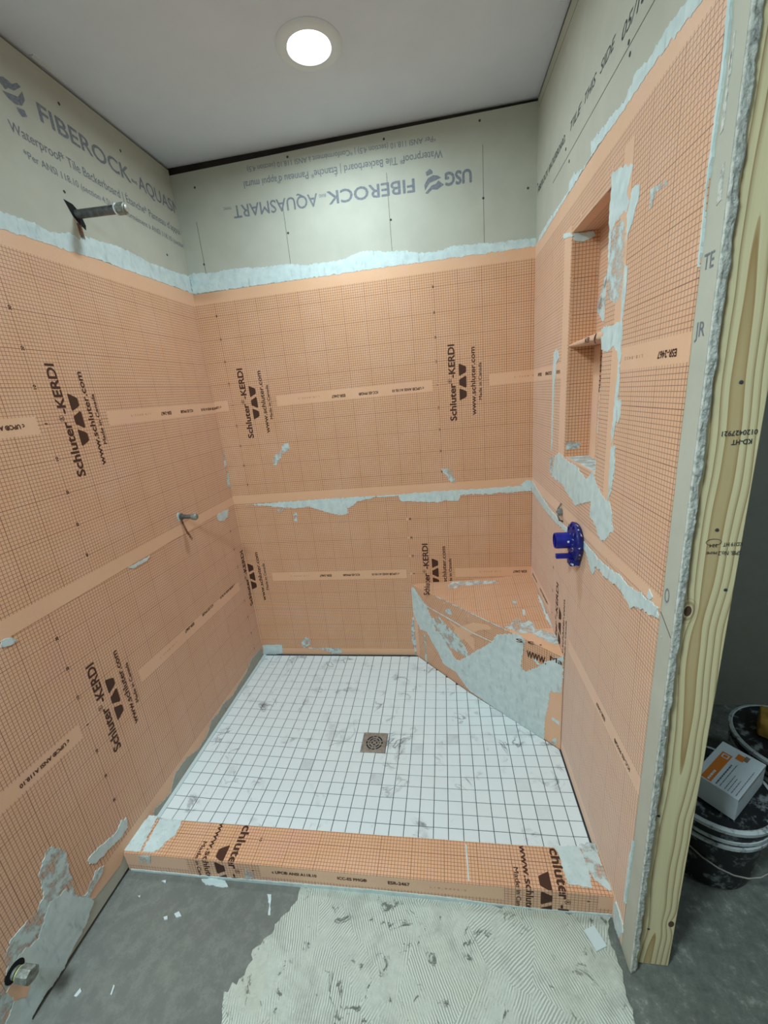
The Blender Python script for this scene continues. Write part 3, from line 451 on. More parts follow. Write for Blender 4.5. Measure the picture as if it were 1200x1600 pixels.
# stud
st=empty('wall_stud',(1.57,YE+.02,ZS),'tall unpainted pine stud with knots at the open end of the right shower wall','stud')
x0,x1=W+.014,W+.100
vs=[]; 
for z,dy in ((ZS+.001,.018),(ZC,0)):
    for x,y in ((x0,YE),(x1,YE),(x1,YE+.038),(x0,YE+.038)): vs.append((x,y+dy,z))
stm=fromdata('timber',vs,[(0,1,5,4),(1,2,6,5),(2,3,7,6),(3,0,4,7),(0,3,2,1),(4,5,6,7)],'pine',st)
bm=bmesh.new(); bm.from_mesh(stm.data); bmesh.ops.bevel(bm,geom=bm.edges[:],offset=.0025,segments=2,affect='EDGES'); bm.to_mesh(stm.data); bm.free()
Fst=Fr((0,YE+.0175,0),(1,0,0),(0,-.0073,1))
def stamp(name,items): lettering(name,'print_dark',Fst,items,st,None,.0006)
stamp('grade_stamp',[htxt('SPIB. No.2',1.612,1.096,.036,.008,-1,.01),htxt('PRIME',1.574,1.096,.017,.005,-1,.01),htxt('KD19 HT',1.612,1.112,.030,.007,-1,.01),htxt('324',1.573,1.110,.013,.006,-1,.01)])
ringp=[(1.5665+.0125*math.cos(a),1.1135-.0+.0065*math.sin(a)) for a in [i*math.pi/12 for i in range(24)]]; ringi=[(1.5665+.0115*math.cos(a),1.1135+.0056*math.sin(a)) for a in [i*math.pi/12 for i in range(24)]]
stamp('grade_stamp',[(ringp+ringi,[(i,(i+1)%24,24+(i+1)%24,24+i) for i in range(24)])])
stamp('number_stamp',[htxt('0120427921',1.606,1.306,.052,.008,-1,.02),htxt('KD-HT',1.600,1.291,.030,.008,-1,.03)])
for x,z in ((1.571,1.381),(1.569,1.136),(1.540,.265+.2),(1.553,.09),(1.598,1.02)):
    lathe('nail_head','print_dark',[(0,.0012),(.0028,.001),(.0032,0)],Fst.p(x,z,0),Fst.n,st,10)
# rest of the room
wa=box('wall_alcove','drywall',1.6275,4.2,-.28,-.16,ZS,ZC); tag(wa,kind='structure')
wf=box('wall_front','drywall',-.12,4.2,-3.72,-3.6,ZS,ZC); tag(wf,kind='structure')
wf=box('wall_side','drywall',4.2,4.3,-3.72,.3,ZS,ZC); tag(wf,kind='structure')
# combed mortar on the slab
mp_=T['S'][0][1]; plate('mortar_residue','combed_mortar',FS,ragged(mp_,.012,.007,seed=4),-.004,.0028,floor)
for k,poly in T['S'][1:]: plate('thinset_smear','thinset',FS,ragged(poly,.006,.002,seed=2),-.002,.0025,floor)
CH=['larger of the two white mortar chips lying side by side on the open grey concrete','smaller of the two white mortar chips lying side by side on the open grey concrete','short slanted white chip on the concrete nearest the lower left wall pipe','long thin white mortar sliver on the concrete in front of the paired chips','tiny white chip on the concrete close to the left part of the curb front','tiny white crumb on the concrete nearest the left end of the curb']
for i,(k,poly) in enumerate(T['chip']):
    c=tag(plate('mortar_chip','chip_white',FS,poly,-.0005,.004,None),CH[i],'debris','mortar chips on the concrete')
# ceiling rough edges
for x0_,x1_,y0_,y1_ in ((.0,.06,-.66,-.50),):
    plate('torn_ceiling_paper','white_trim',Fr((0,0,ZC),(0,1,0),(1,0,0)),ragged([(-.62,.0),(-.50,.0),(-.52,.010),(-.57,.022),(-.62,.014)],.01,.003),0,.002,ceil)
plate('torn_ceiling_paper','ceiling_paint',Fr((0,0,ZC),(0,1,0),(1,0,0)),ragged([(-.40,W-.028),(-.30,W-.032),(-.02,W-.018),(-.02,W),(-.40,W)],.02,.002),0,.002,ceil)
# ================================================================ SHOWER FLOOR
drop=lambda x,y:-.025*(1-min(1,max(0,(max(abs(x-.756)/.75,abs(y+.575)/(.56 if y>-.575 else .40))-.16)/.84)))
sf=empty('mosaic_floor',(.75,-.5,0),'white marble-look two inch mosaic floor laid inside the shower','tiled floor')
X=[.0215+.0497*k for k in range(31)]; X[-1]=W-.006
Y=[-.014]+[-.02-.0507*j for j in range(1,20)]
def cut_bench(poly):
    # keep the room side of the bench line through (.907,0) dir _d
    out=[]; nrm=Vector((_d.y,-_d.x,0)); side=lambda p:(Vector((p[0],p[1],0))-Vector((.905,-.004,0))).dot(nrm)*1
    for i in range(len(poly)):
        a,b=poly[i],poly[(i+1)%len(poly)]; sa,sb=side(a),side(b)
        if sa>=0: out.append(a)
        if (sa>=0)!=(sb>=0): f=sa/(sa-sb); out.append((a[0]+(b[0]-a[0])*f,a[1]+(b[1]-a[1])*f))
    return out
tiles=[]; jg=.0011; DX0,DX1,DY0,DY1=.7035,.8065,-.6285,-.5265
for i in range(30):
    for j in range(19):
        xa,xb,yb,ya=X[i]+jg,X[i+1]-jg,Y[j]-jg,Y[j+1]+jg
        rects=[(xa,xb,ya,yb)]
        if yb>DY0 and ya<DY1 and xb>DX0 and xa<DX1:
            rects=[]
            if xa<DX0-.004: rects.append((xa,DX0-.002,ya,yb))
            if xb>DX1+.004: rects.append((DX1+.002,xb,ya,yb))
        for (a,b,c,d) in rects:
            q=cut_bench([(a,c),(b,c),(b,d),(a,d)])
            if len(q)<3: continue
            ar=abs(sum(q[k][0]*q[(k+1)%len(q)][1]-q[(k+1)%len(q)][0]*q[k][1] for k in range(len(q))))/2
            if ar<4e-5: continue
            cx_=sum(p[0] for p in q)/len(q); cy_=sum(p[1] for p in q)/len(q)
            dist=(cx_-1.1)**2+(cy_+1.96)**2-ar*100
            tiles.append((dist,q,cx_,cy_))
tiles.sort(key=lambda t_:t_[0])
def tile_data(q,cx_,cy_):
    n=len(q); e=.0009; z=[drop(*p)+0.0 for p in q]; dz=random.uniform(-.0003,.0003)
    top=[(cx_+(p[0]-cx_)*(1-e/.024),cy_+(p[1]-cy_)*(1-e/.024),zz+dz) for p,zz in zip(q,z)]
    mid=[(p[0],p[1],zz-.0009+dz) for p,zz in zip(q,z)]; bot=[(p[0],p[1],zz-.006) for p,zz in zip(q,z)]
    vs=top+mid+bot; fs=[tuple(range(n)),tuple(range(3*n-1,2*n-1,-1))]
    for k in range(n):
        m=(k+1)%n; fs+=[(n+k,n+m,m,k),(2*n+k,2*n+m,n+m,n+k)]
    return vs,fs
for d,q,a,b in tiles[:300]:
    vs,fs=tile_data(q,a,b); o=bpy.data.meshes.new('mosaic_tile'); 
    o.from_pydata([(x-a,y-b,z) for x,y,z in vs],[],fs); ob=link('mosaic_tile',o,'marble_tile',sf); ob.location=(a-.75,b+.5,0)
VS,FS_=[],[]
for d,q,a,b in tiles[300:]:
    vs,fs=tile_data(q,a,b); k=len(VS); VS+=vs; FS_+=[tuple(i+k for i in f) for f in fs]
o=fromdata('mosaic_tile',VS,FS_,'marble_tile',sf); o['kind']='stuff'
vs=[];fs=[];N_=30
for i in range(N_+1):
    for j in range(N_+1):
        x=.0205+(W-.0205)*i/N_; y=-.0+(-.99)*j/N_; vs.append((x,y,drop(x,y)-.0022))
for i in range(N_):
    for j in range(N_): a=i*(N_+1)+j; fs.append((a,a+1,a+N_+2,a+N_+1))
fromdata('grout_bed',vs,fs,'tile_edge_grout',sf)
bm=bmesh.new(); box_bm(bm,.0,W,-.99,0,ZS,-.03); finish(bm,'mortar_bed','thinset',sf)
bm=bmesh.new(); box_bm(bm,.0004,.0215,-.99,0,ZS,-.0045); box_bm(bm,.0215,.905,-.014,0,ZS,-.003); finish(bm,'edge_mortar','chip_white',sf)
# ---- drain
dz=drop(.755,-.5775)+.001
dr=empty('floor_drain',(.755,-.5775,dz),'square stainless steel shower drain with slotted round grate','drain')
bm=bmesh.new()
for a,b,c,d in ((DX0,DX1,DY0,DY0+.006),(DX0,DX1,DY1-.006,DY1),(DX0,DX0+.006,DY0+.0061,DY1-.0061),(DX1-.006,DX1,DY0+.0061,DY1-.0061)): box_bm(bm,a,b,c,d,dz-.012,dz+.0006,.0006)
finish(bm,'drain_frame','steel',dr)
bm=bmesh.new(); cxd,cyd=.755,-.5775; zg=dz-.0012; hs=.0435
def arc(r0,r1,a0,a1,n=8):
    A=[(cxd+r*math.cos(a0+(a1-a0)*k/n),cyd+r*math.sin(a0+(a1-a0)*k/n)) for r in (r0,r1) for k in range(n+1)]
    vs=[bm.verts.new((x,y,zg)) for x,y in A]; lo=[bm.verts.new((x,y,zg-.002)) for x,y in A]
    for k in range(n):
        bm.faces.new((vs[k],vs[n+1+k],vs[n+2+k],vs[k+1])); bm.faces.new((lo[k],lo[k+1],lo[n+2+k],lo[n+1+k]))
        bm.faces.new((vs[k],vs[k+1],lo[k+1],lo[k])); bm.faces.new((vs[n+1+k],lo[n+1+k],lo[n+2+k],vs[n+2+k]))
# solid rings
for r0,r1 in ((0,.007),(.0135,.0185),(.0245,.0295)): arc(r0,r1,0,2*math.pi,40)
# bridges between rings, at 45 degrees and pairs by the axes
for r0,r1 in ((.006,.0136),(.0184,.0246),(.0294,.037)):
    for k in range(4):
        wa_=.0026
        for off in ((0.785,) if r0<.01 else (.26,-.26)):
            ac=k*math.pi/2+off; hw=wa_/((r0+r1)/2); arc(r0,r1,ac-hw,ac+hw,3)
# outer plate square minus circle .037
n=48; inner=[]; outer=[]
for k in range(n):
    a=2*math.pi*k/n; c,s_=math.cos(a),math.sin(a); m=hs+.003; f=m/max(abs(c),abs(s_)); inner.append((cxd+.0365*c,cyd+.0365*s_)); outer.append((cxd+f*c,cyd+f*s_))
V=[[bm.verts.new((x,y,z)) for x,y in P] for P,z in ((inner,zg),(outer,zg),(inner,zg-.002),(outer,zg-.002))]
for k in range(n):
    m=(k+1)%n; bm.faces.new((V[0][k],V[1][k],V[1][m],V[0][m])); bm.faces.new((V[0][k],V[0][m],V[2][m],V[2][k])); bm.faces.new((V[2][k],V[2][m],V[3][m],V[3][k]))
bmesh.ops.recalc_face_normals(bm,faces=bm.faces); finish(bm,'drain_grate','steel',dr)
box('drain_sump','drain_dark',DX0+.001,DX1-.001,DY0+.001,DY1-.001,dz-.016,dz-.0075,dr)
# ================================================================ CURB
cb=empty('shower_curb',(.756,YC/2+YB/2,ZS),'low membrane-wrapped curb along the front of the white mosaic floor','curb')
bm=bmesh.new(); box_bm(bm,.0006,W-.0006,YC+.001,YB,ZS,ZK-.001,.0015); finish(bm,'curb_core','backer_board',cb)
lux=.452; vz=.0075
mt=plate('membrane_top','membrane_orange',FCT,ragged([(.001,YC),(W-.001,YC),(W-.001,YB-.000),(.001,YB-.004)],.03,.0008),-.001,.0004,cb,lambda a,b:(-(a-lux),-(ZK-vz)-(b-YC)))
mf=plate('membrane_front','membrane_orange',FCF,[(.001,ZS+.002),(W-.001,ZS+.002),(W-.001,ZK),(.001,ZK)],-.001,.0004,cb,lambda a,b:(-(a-lux),-(b-vz)))
ci=print_items(lux,0,-1)+print_items(lux+.997,0,-1)+print_items(lux+1.994,0,-1)[9:12]
up_=lambda items:[([(a,b+YC-(ZK-vz)) for a,b in p],f) for p,f in items]
lettering('printed_lettering','print_brown',FCT,up_(ci),mt,(.06,W-.10,YC+.0005,YB-.003),.0008)
dn_=lambda items:[([(a,b+vz) for a,b in p],f) for p,f in items]
lettering('printed_lettering','print_brown',FCF,dn_(ci),mf,(.06,W,ZS+.006,ZK-.0005),.0008)
lettering('faint_lettering','print_faint',FCF,dn_(faint_items(lux+.997,0,-1)),mf,None,.0008)
smears('CT',FCT,cb,amp=.003); smears('CF',FCF,cb,amp=.0015)
plate('thinset_smear','thinset',FCT,ragged([(1.12,YC+.006),(1.124,YC+.006),(1.122,YB-.01),(1.118,YB-.01)],.01,.0008),0,.0008,cb)
# ================================================================ BENCH
bn=empty('corner_bench',(1.3,-.2,0),'triangular corner bench wrapped in orange membrane, front half smeared with thinset','bench')
A=(.909,-.002); Bp=(W-.002,-.598); Cc=(W-.002,-.002); e_=.0
top=[(A[0],A[1],zt(*A)),(Bp[0],Bp[1],zt(*Bp)),(Cc[0],Cc[1],zt(*Cc))]; bot=[(p[0],p[1],-.03) for p in top]
fromdata('bench_core',[(p[0]+.003,p[1]+.003,p[2]-.003) for p in top]+[(p[0]+.003,p[1]+.003,p[2]) for p in bot],[(0,1,2),(5,4,3),(0,3,4,1),(1,4,5,2),(2,5,3,0)],'backer_board',bn)
mt=plate('membrane_top','membrane_orange',FT,[(A[0],A[1]),(Bp[0],Bp[1]),(Cc[0],Cc[1])],-.001,.0006,bn,lambda a,b:(a-.9248+.003,b-.03))
LF=math.hypot(Bp[0]-.907,Bp[1])
mf=plate('membrane_front','membrane_orange',FF,[(.001,-.02),(LF,-.012),(LF,zt(*Bp)),(.002,zt(*A))],-.001,.0006,bn,lambda a,b:(a*1.0+.02,b+.03))
# membrane overlap band along the nosing and up the left edge
plate('membrane_band','membrane_orange',FF,ragged([(.0,.37),(.30,.325),(.31,.333),(LF*.46,.40),(LF*.46,zt(.907+.75*.46*LF,-.3)),(.0,zt(*A)-.001)],.04,.001),0,.0011,bn,lambda a,b:(a*.87-b*.5,.5*a+.87*b-.18))
plate('membrane_band','membrane_orange',FF,[(.026,-.012),(.42,-.012),(.42,.30),(.026,.372)],0,.0009,bn,lambda a,b:(a*.87-b*.5,.5*a+.87*b+.04))
plate('thinset_smear','thinset_film',FF,ragged([(.17,zt(1.03,-.12)-.003),(.47,zt(1.242,-.333)-.003),(.60,zt(1.334,-.425)-.002),(.60,zt(1.334,-.425)+.001),(.47,zt(1.242,-.333)+.001),(.17,zt(1.03,-.12)+.001)],.006,.0012),0,.0020,bn)
plate('membrane_band','membrane_orange',FF,ragged([(.001,.0),(.028,.0),(.03,.36),(.001,.40)],.04,.001),0,.0015,bn,lambda a,b:(a,.47))
plate('plain_patch','membrane_orange',FF,ragged([(.30,.30),(.42,.385),(.50,.41),(.52,.395),(.45,.36),(.34,.255),(.29,.26)],.03,.001),0,.0018,bn,lambda a,b:(a,.47))
plate('plain_patch','membrane_orange',FF,ragged([(LF-.13,.0),(LF-.002,.0),(LF-.002,.34),(LF-.06,.30),(LF-.10,.15)],.03,.002),0,.0013,bn,lambda a,b:(a,.47))
smears('T',FT,bn); smears('F',FF,bn)
# the folded end of the wall print: "S" on the seat, "www" and "Ma" on the right of the front face
sp_=vert_txt('Schluter',.079,-.165,.166,.0285,1,.9248,.4953,.034)
lettering('printed_lettering','print_brown',FT,[([(a,(b-.444)) for a,b in sp_[0]],sp_[1])],mt,(.93,1.5,-.13,-.003),.0010)
lettering('printed_lettering','print_brown',FF,[htxt('WWW.',LF-.155,.350,.085,.030,1,.03,.10),htxt('Ma',LF-.055,.385,.050,.022,1,.01,.10)],mf,(0,LF-.002,0,.418),.0033)
lettering('printed_lettering','print_brown',FT,[htxt('S c .',W-.155,-.50,.09,.022,1,.02,-.3)],mt,(.93,W-.004,-.6,0),.0027)
# ================================================================ NICHE
ni=empty('wall_niche',(W+.04,-.65,NV0),'recessed orange-lined niche with a middle shelf in the right shower wall','niche')
D=.076
uvN=lambda f:f
Fn_far=Fr((W,-NU0-.0012,0),(1,0,0),(0,0,1)); plate('niche_side','membrane_orange',Fn_far,[(0,NV0),(D,NV0),(D,NV1),(0,NV1)],-.006,0,ni,lambda a,b:(a+.002,b*.98-1.36))
Fn_near=Fr((W,-NU1+.0012,0),(-1,0,0),(0,0,1)); plate('niche_side','membrane_orange',Fn_near,[(-D,NV0),(0,NV0),(0,NV1),(-D,NV1)],-.006,0,ni,lambda a,b:(a,b-1.36))
Fn_bk=Fr((W+D,0,0),(0,-1,0),(0,0,1)); plate('niche_back','membrane_orange',Fn_bk,[(NU0,NV0),(NU1,NV0),(NU1,NV1),(NU0,NV1)],-.006,0,ni,lambda a,b:(a+.4,b-1.36))
Fn_bt=Fr((W,0,NV0+.0012),(0,-1,0),(1,0,0)); plate('niche_floor','membrane_orange',Fn_bt,[(NU0,0),(NU1,0),(NU1,D),(NU0,D)],-.006,0,ni,lambda a,b:(a,b))
for f in ni.children:
    pass
Fn_tp=Fr((W,0,NV1-.0012),(0,1,0),(1,0,0)); plate('niche_top','membrane_orange',Fn_tp,[(-NU1,0),(-NU0,0),(-NU0,D),(-NU1,D)],-.006,0,ni,lambda a,b:(a,b))
plate('plain_band','membrane_orange',Fn_bk,ragged([(NU0,NV0),(NU0+.06,NV0),(NU0+.055,1.495),(NU0,1.495)],.04,.001),0,.001,ni,lambda a,b:(a,.47))
nb=plate('thinset_smear','thinset',Fn_bk,ragged([(NU0+.07,1.24),(NU0+.12,1.20),(NU0+.17,1.27),(NU0+.18,1.40),(NU0+.13,1.47),(NU0+.10,1.45),(NU0+.08,1.38)],.008,.006),0,.0025,ni)
plate('thinset_smear','thinset_film',Fn_bk,ragged([(NU0+.01,1.60),(NU0+.05,1.66),(NU0+.11,1.73),(NU0+.17,1.72),(NU0+.16,1.58),(NU0+.06,1.56)],.008,.006),0,.002,ni)
plate('thinset_smear','thinset_film',Fn_far,ragged([(.002,1.175),(.045,1.18),(.05,1.195),(.002,1.205)],.008,.003),0,.002,ni)
plate('thinset_smear','thinset',Fn_far,ragged([(.002,1.795),(.03,1.788),(.06,1.798),(.055,1.812),(.002,1.812)],.008,.003),0,.004,ni)
plate('thinset_smear','thinset_film',Fr((W,0,NV0+.0014),(1,0,0),(0,1,0)),ragged([(.004,-.78),(.07,-.78),(.07,-.52),(.004,-.52)],.01,.004),0,.001,ni)
lettering('printed_lettering','print_brown',Fn_bk,[([(NU0+.062+b,1.488-a) for a,b in text_uv('ICC-ES PMG',.13,.013,.03)[0]],text_uv('ICC-ES PMG',.13,.013,.03)[1])],ni,(0,2,1.2,1.492),.0014)
# shelf, slightly sagging with a rolled front edge
bm=bmesh.new(); prof=[(D,.012),(.012,.012),(.004,.010),(0,.005),(0,-.001),(.004,-.006),(.012,-.008),(D,-.008)]; secs=[]
for k in range(13):
    f=k/12; y=-NU0-.0005-(NU1-NU0-.001)*f; sag=0; th=.55+.65*f
    secs.append([bm.verts.new((W+a*1.0-.004*f,y,1.503+b*th-sag)) for a,b in prof])
for a,b in zip(secs,secs[1:]):
    for i in range(len(prof)): j=(i+1)%len(prof); bm.faces.new((a[i],a[j],b[j],b[i]))
bm.faces.new(secs[0][::-1]); bm.faces.new(secs[-1]); bmesh.ops.recalc_face_normals(bm,faces=bm.faces)
sh=finish(bm,'niche_shelf','membrane_orange',ni,True,.9); uvl=sh.data.uv_layers.new(name='metres')
for lp in sh.data.loops: uvl.data[lp.index].uv=(.3,.47)
lettering('printed_lettering','print_brown',Fr((W-.0005,0,0),(0,-1,0),(0,0,1)),[htxt('KE',NU0+.165,1.496,.035,.013,1,.03),htxt('(',NU0+.235,1.494,.02,.018,1,.03)],sh,None,.004)
# ================================================================ LIGHT FITTING
lt=empty('ceiling_downlight',(.768,-.44,ZC),'round white recessed downlight, lit, in the ceiling above the shower','light')
lathe('trim_ring','white_trim',[(.0635,.003),(.066,.0065),(.080,.0075),(.094,.005),(.0985,.001),(.0985,0),(.0635,0)],(.768,-.44,ZC),(0,0,-1),lt,64,True)
lathe('lamp_lens','lamp_lens',[(0,.0042),(.05,.0042),(.0632,.0030)],(.768,-.44,ZC),(0,0,-1),lt,64)
# ================================================================ PLUMBING
def stub(y,z,x1,r,label,nut=True,hole=None,mat='pipe_metal',drop_=0):
    t_=empty('pipe_stub',(0,y,z),label,'pipe')
    a=Vector((.0,y,z)); b=Vector((x1,y,z-drop_)); ax=(b-a).normalized(); L=(b-a).length
    lathe('pipe',mat,[(r*.8,-.012),(r,-.012),(r,L-.02),(r*.8,L-.02)],a,ax,t_,20)
    return t_,a,ax,L
t1,a,ax,L=stub(-.592,2.035,.165,.0125,'long grey shower-arm pipe stub sticking out of the bare board, high on the left wall',drop_=.006)
lathe('collar_ring','white_trim',[(.0128,L-.027),(.0165,L-.026),(.0165,L-.022),(.0128,L-.021)],a,ax,t1,20,True)
lathe('cap_nut','brass_dirty',[(.0,L-.02),(.0165,L-.02),(.0165,L+.004),(.011,L+.006)],a,ax,t1,6)
lathe('end_plug','steel',[(.011,L-.0),(.011,L+.010),(.006,L+.012),(0,L+.012)],a,ax,t1,12)
plate('wall_hole','hole_black',FL,[(-.632,2.062),(-.60,2.060),(-.578,2.045),(-.566,2.012),(-.57,1.998),(-.592,2.008),(-.612,2.025)],-.0,.0005,t1)
plate('brown_streak','brown_film',FL,ragged([(-.603,2.008),(-.588,2.006),(-.588,1.965),(-.600,1.965)],.006,.001),0,.0034,t1)  # rust drip below the upper pipe
t2,a,ax,L=stub(-.444,.989,.075,.009,'short dark pipe nipple with round cap at the membrane seam on the left wall',drop_=.003)
lathe('pipe_flange','pipe_metal',[(.009,.0015),(.0145,.002),(.0145,.008),(.009,.010)],a,ax,t2,18,True)
lathe('end_cap','brass_dirty',[(0,L-.022),(.0135,L-.020),(.0145,L-.014),(.0145,L-.004),(.011,L+.001),(0,L+.003)],a,ax,t2,18)
plate('wall_hole','thinset',FL,ragged([(-.468,1.0),(-.455,1.012),(-.438,1.0),(-.440,.976),(-.46,.972)],.005,.002),0,.0028,t2)
plate('brown_streak','brown_film',FL,ragged([(-.447,.972),(-.439,.972),(-.425,.925),(-.40,.875),(-.408,.870),(-.436,.925)],.01,.0015),0,.003,t2)  # translucent brown streak slanting down from the short nipple
t3,a,ax,L=stub(-1.447,.121,.030,.0135,'stubby capped pipe coming out low on the left wall beside the concrete','brass_dirty',mat='brass_dirty')
lathe('tape_wrap','tape_yellow',[(.0137,.014),(.0155,.015),(.0155,.019),(.0137,.020)],a,ax,t3,20,True)
lathe('end_cap','brass_dirty',[(0,.019),(.019,.020),(.0195,.024),(.0195,.048),(.017,.052),(0,.052)],a,ax,t3,8)
plate('wall_hole','hole_black',FL,[(-1.447+.024*math.cos(k*math.pi/9),.126+.022*math.sin(k*math.pi/9)) for k in range(18)],0,.0032,t3)
plate('bare_patch','membrane_orange',FL,ragged([(-1.475,.105),(-1.437,.11),(-1.43,.05),(-1.45,.03),(-1.47,.06)],.008,.003),0,.0034,t3,lambda a_,b_:(a_,.47))
# mixing valve guard
vl=empty('valve_guard',(W,-.695,.918),'royal blue plastic valve guard with round barrel and white mortar splashes on the right wall','valve')
vc_=Vector((W-.001,-.695,.921))
bm=bmesh.new(); lathe_bm(bm,[(0,.004),(.060,.004),(.066,.010),(.068,.018),(.064,.0225),(.045,.024),(.030,.030),(0,.030)],vc_,(-1,0,0),40)
for v in bm.verts:
    d=v.co-vc_; v.co.y=vc_.y+d.y*.82; v.co.z=vc_.z+d.z*(.88 if d.z>0 else 1.0)
finish(bm,'guard_plate','blue_splashed',vl,True,.7)
for k in range(10):
    a_=2*math.pi*k/10; bm=bmesh.new(); c_=vc_+Vector((-.022,.046*math.cos(a_)*.82,.050*math.sin(a_))); box_bm(bm,c_.x-.005,c_.x+.004,c_.y-.004,c_.y+.004,c_.z-.006,c_.z+.006,.001); finish(bm,'guard_rib','blue_splashed',vl)
bx=Vector((W-.025,-.690,.921))
lathe('guard_barrel','blue_plastic',[(.0255,0),(.0255,.040),(.0245,.048),(.0215,.048),(.0215,.010),(0,.010)],bx,(-1,0,0),vl,28)
bm=bmesh.new(); box_bm(bm,bx.x-.0475,bx.x-.008,bx.y-.0015,bx.y+.0015,bx.z-.021,bx.z+.021); finish(bm,'barrel_web','blue_plastic',vl)
box('guard_prong','blue_plastic',W-.071,W-.02,-.708,-.694,.866,.880,vl,.0015)
box('guard_foot','blue_splashed',W-.034,W-.004,-.722,-.690,.845,.868,vl,.003)
lathe('barrel_splash','thinset',[(0,.0005),(.0022,.0005),(.0036,0)],bx+Vector((-.014,-.0250,.004)),(0,-1,.15),vl,12)
sc=empty('old_anchor',(W,-.47,.935),'corroded grey metal anchor poking from the wall just left of the blue valve guard','hardware')
bm=bmesh.new()
lathe_bm(bm,[(0,0),(.013,0),(.014,.010),(.008,.018),(0,.020)],(W-.001,-.50,.955),(-1,0,.1),9)
for v in bm.verts: v.co+=Vector((noise.noise(v.co*90),noise.noise(v.co*90+Vector((5,0,0))),noise.noise(v.co*90+Vector((0,7,0)))))*.004
finish(bm,'anchor_body','brass_dirty',sc)
tube('bent_wire','pipe_metal',[(W-.002,-.515,.925),(W-.014,-.52,.93),(W-.018,-.515,.944),(W-.016,-.50,.965),(W-.004,-.495,.985)],.0028,sc)
# ================================================================ THINGS OUTSIDE
# square tile scrap
ts=tag(box('tile_scrap','chip_white',-.017,.017,-.023,.023,0,.004,None,.0008),'small square grey mortar tile scrap lying by the right end of the curb','debris')
ts.location=(1.4505,-1.1695,ZS+.003); ts.rotation_euler=(.04,.0,.42)
def bucket(name,cx_,cy_,rb,rt,h,label,lid=True,hang=-.2,handle=True):
    b=empty('mortar_bucket',(cx_,cy_,ZS),label,'bucket','black mortar buckets')
    o=(cx_,cy_,ZS+.0)
    lathe('bucket_body','bucket_black',[(0,.004),(rb-.006,.002),(rb,.006),(rb+.62*(rt-rb),h*.70),(rt-.002,h*.82),(rt-.002,h-.006),(rt-.006,h-.006),(rb-.004,.012),(0,.012)],o,(0,0,1),b,48)
    for f,ex in ((.74,.006),(.83,.005)):
        rr=rb+(rt-rb)*f; lathe('bucket_ring','bucket_rim_mortar',[(rr-.001,h*f-.006),(rr+ex,h*f-.005),(rr+ex,h*f+.004),(rr-.001,h*f+.006)],o,(0,0,1),b,48,True)
    lathe('bucket_rim','bucket_rim_mortar',[(rt-.006,h-.010),(rt+.005,h-.012),(rt+.006,h-.001),(rt-.002,h+.003),(rt-.007,h)],o,(0,0,1),b,48,True)
    if lid: lathe('bucket_lid','bucket_black',[(0,h+.0025),(rt-.006,h+.0025),(rt-.006,h-.004),(0,h-.006)],o,(0,0,1),b,48)
    if handle:
        pts=[]
        for k in range(15):
            a_=math.pi*k/14; pts.append((cx_+(rt+.010)*math.cos(a_+hang),cy_-(rt+.012)*math.sin(a_-0)*.9 -.004,ZS+h*.80-.115*math.sin(a_)))
        tube('bail_handle','steel',pts,.0022,b)
    return b
BH=.262
bucket('b',1.850,-.905,.120,.145,BH,'black mortar-splashed bucket behind the stud, with the small white box on its lid')
b2=bucket('b',2.175,-.74,.125,.150,.27,'black bucket behind the first one, holding up the yellow sponge block',handle=False)
# white box
bz=ZS+BH+.0045
bxo=empty('cardboard_box',(1.878,-.925,bz),'small white carton with orange band and printed text resting on the bucket lid','box',rz=.68)
bm=bmesh.new(); box_bm(bm,-.092,.092,-.052,.052,0,.074,.0015); me=bpy.data.meshes.new('carton'); bm.to_mesh(me); bm.free(); link('carton',me,'white_card',bxo)
def lid_piece(name,mat,x0_,x1_,y0_,y1_,z=.0742,hh=.0003):
    bm=bmesh.new(); box_bm(bm,x0_,x1_,y0_,y1_,z,z+hh); me=bpy.data.meshes.new(name); bm.to_mesh(me); bm.free(); return link(name,me,mat,bxo)
lid_piece('orange_band','orange_print',-.088,.050,.012,.036)
lid_piece('logo_square','white_card',.026,.044,.016,.032,.0745,.0003)
lid_piece('logo_square','orange_print',.029,.041,.019,.029,.0748,.0003)
lid_piece('corner_flap_print','orange_print',.048,.074,-.012,.006); lid_piece('corner_flap_print','rust',.056,.080,-.020,-.010,.0746)
Fbx=Fr((0,0,.0743),(1,0,0),(0,1,0))
def bt(items,mat='text_ink'):
    bm=bmesh.new()
    for pts,fs in items:
        vv=[bm.verts.new((a_,b_,.0748)) for a_,b_ in pts]
        for f in fs:
            try: bm.faces.new([vv[i] for i in f])
            except ValueError: pass
    me=bpy.data.meshes.new('carton_print'); bm.to_mesh(me); bm.free(); link('carton_print',me,mat,bxo)
bar=lambda x0_,y0_,L,h:([(x0_,y0_),(x0_+L,y0_),(x0_+L,y0_+h),(x0_,y0_+h)],[(0,1,2,3)])
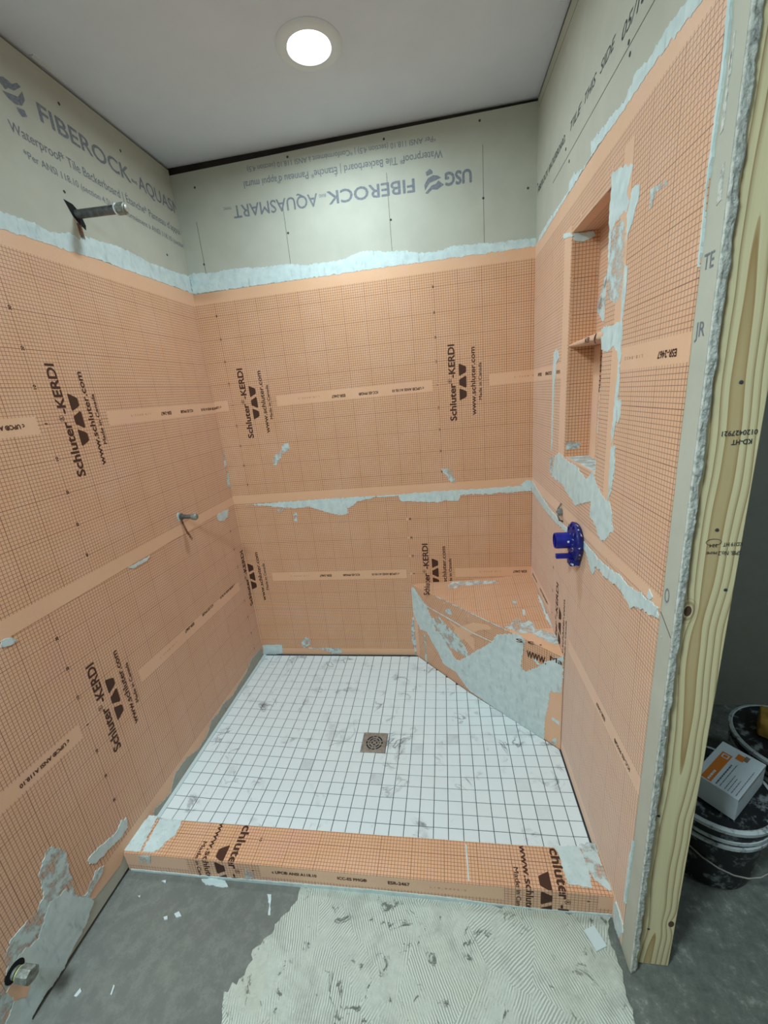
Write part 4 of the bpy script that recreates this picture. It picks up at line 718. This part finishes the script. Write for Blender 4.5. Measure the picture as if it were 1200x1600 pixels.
def words(x0_,y0_,L,h,seed):
    r=random.Random(seed); out=[]; x=x0_
    while x<x0_+L: d=r.uniform(.005,.014); out.append(bar(x,y0_,min(d,x0_+L-x),h)); x+=d+.0018
    return out
bt(words(-.084,.000,.10,.0030,1)+words(-.084,-.008,.11,.0014,2)+words(-.084,-.019,.07,.0014,3)+words(-.084,-.026,.06,.0014,4)+words(-.084,-.034,.06,.0014,5)+words(-.084,-.044,.12,.0014,6))
bt(words(-.084,.018,.045,.0050,7),'white_card')
bm=bmesh.new(); box_bm(bm,.0921,.0925,-.03,-.008,.045,.062); me=bpy.data.meshes.new('side_mark'); bm.to_mesh(me); bm.free(); link('side_mark',me,'rust',bxo)
bm=bmesh.new(); box_bm(bm,-.0905,.0905,-.0526,-.0521,.066,.072); me=bpy.data.meshes.new('tape'); bm.to_mesh(me); bm.free(); link('clear_tape',me,'steel',bxo)
# sponge on the back bucket
bm=bmesh.new(); box_bm(bm,-.075,.075,-.05,.05,0,.055,.008)
bmesh.ops.subdivide_edges(bm,edges=bm.edges[:],cuts=2)
for v in bm.verts: v.co+=v.co.normalized()*noise.noise(v.co*40)*.004
me=bpy.data.meshes.new('sponge_block'); bm.to_mesh(me); bm.free(); me.shade_smooth()
sp=link('sponge_block',me,'yellow_foam'); sp.location=(2.17,-.735,ZS+.27+.004); sp.rotation_euler=(0,0,-.6); tag(sp,'yellow-brown sponge block lying on top of the rear black bucket','sponge')
# grey strip on the floor beside the bucket
gs=empty('metal_strip',(2.16,-1.04,ZS),'grey metal strip lying on the dark floor right of the front bucket','strip',rz=-.75)
bm=bmesh.new(); box_bm(bm,-.15,.15,-.012,.012,0,.004,.001); me=bpy.data.meshes.new('strip_base'); bm.to_mesh(me); bm.free(); link('strip_base',me,'grey_strip',gs)
bm=bmesh.new(); box_bm(bm,-.15,.15,.010,.012,.004,.03,.0005); me=bpy.data.meshes.new('strip_flange'); bm.to_mesh(me); bm.free(); link('strip_flange',me,'grey_strip',gs)
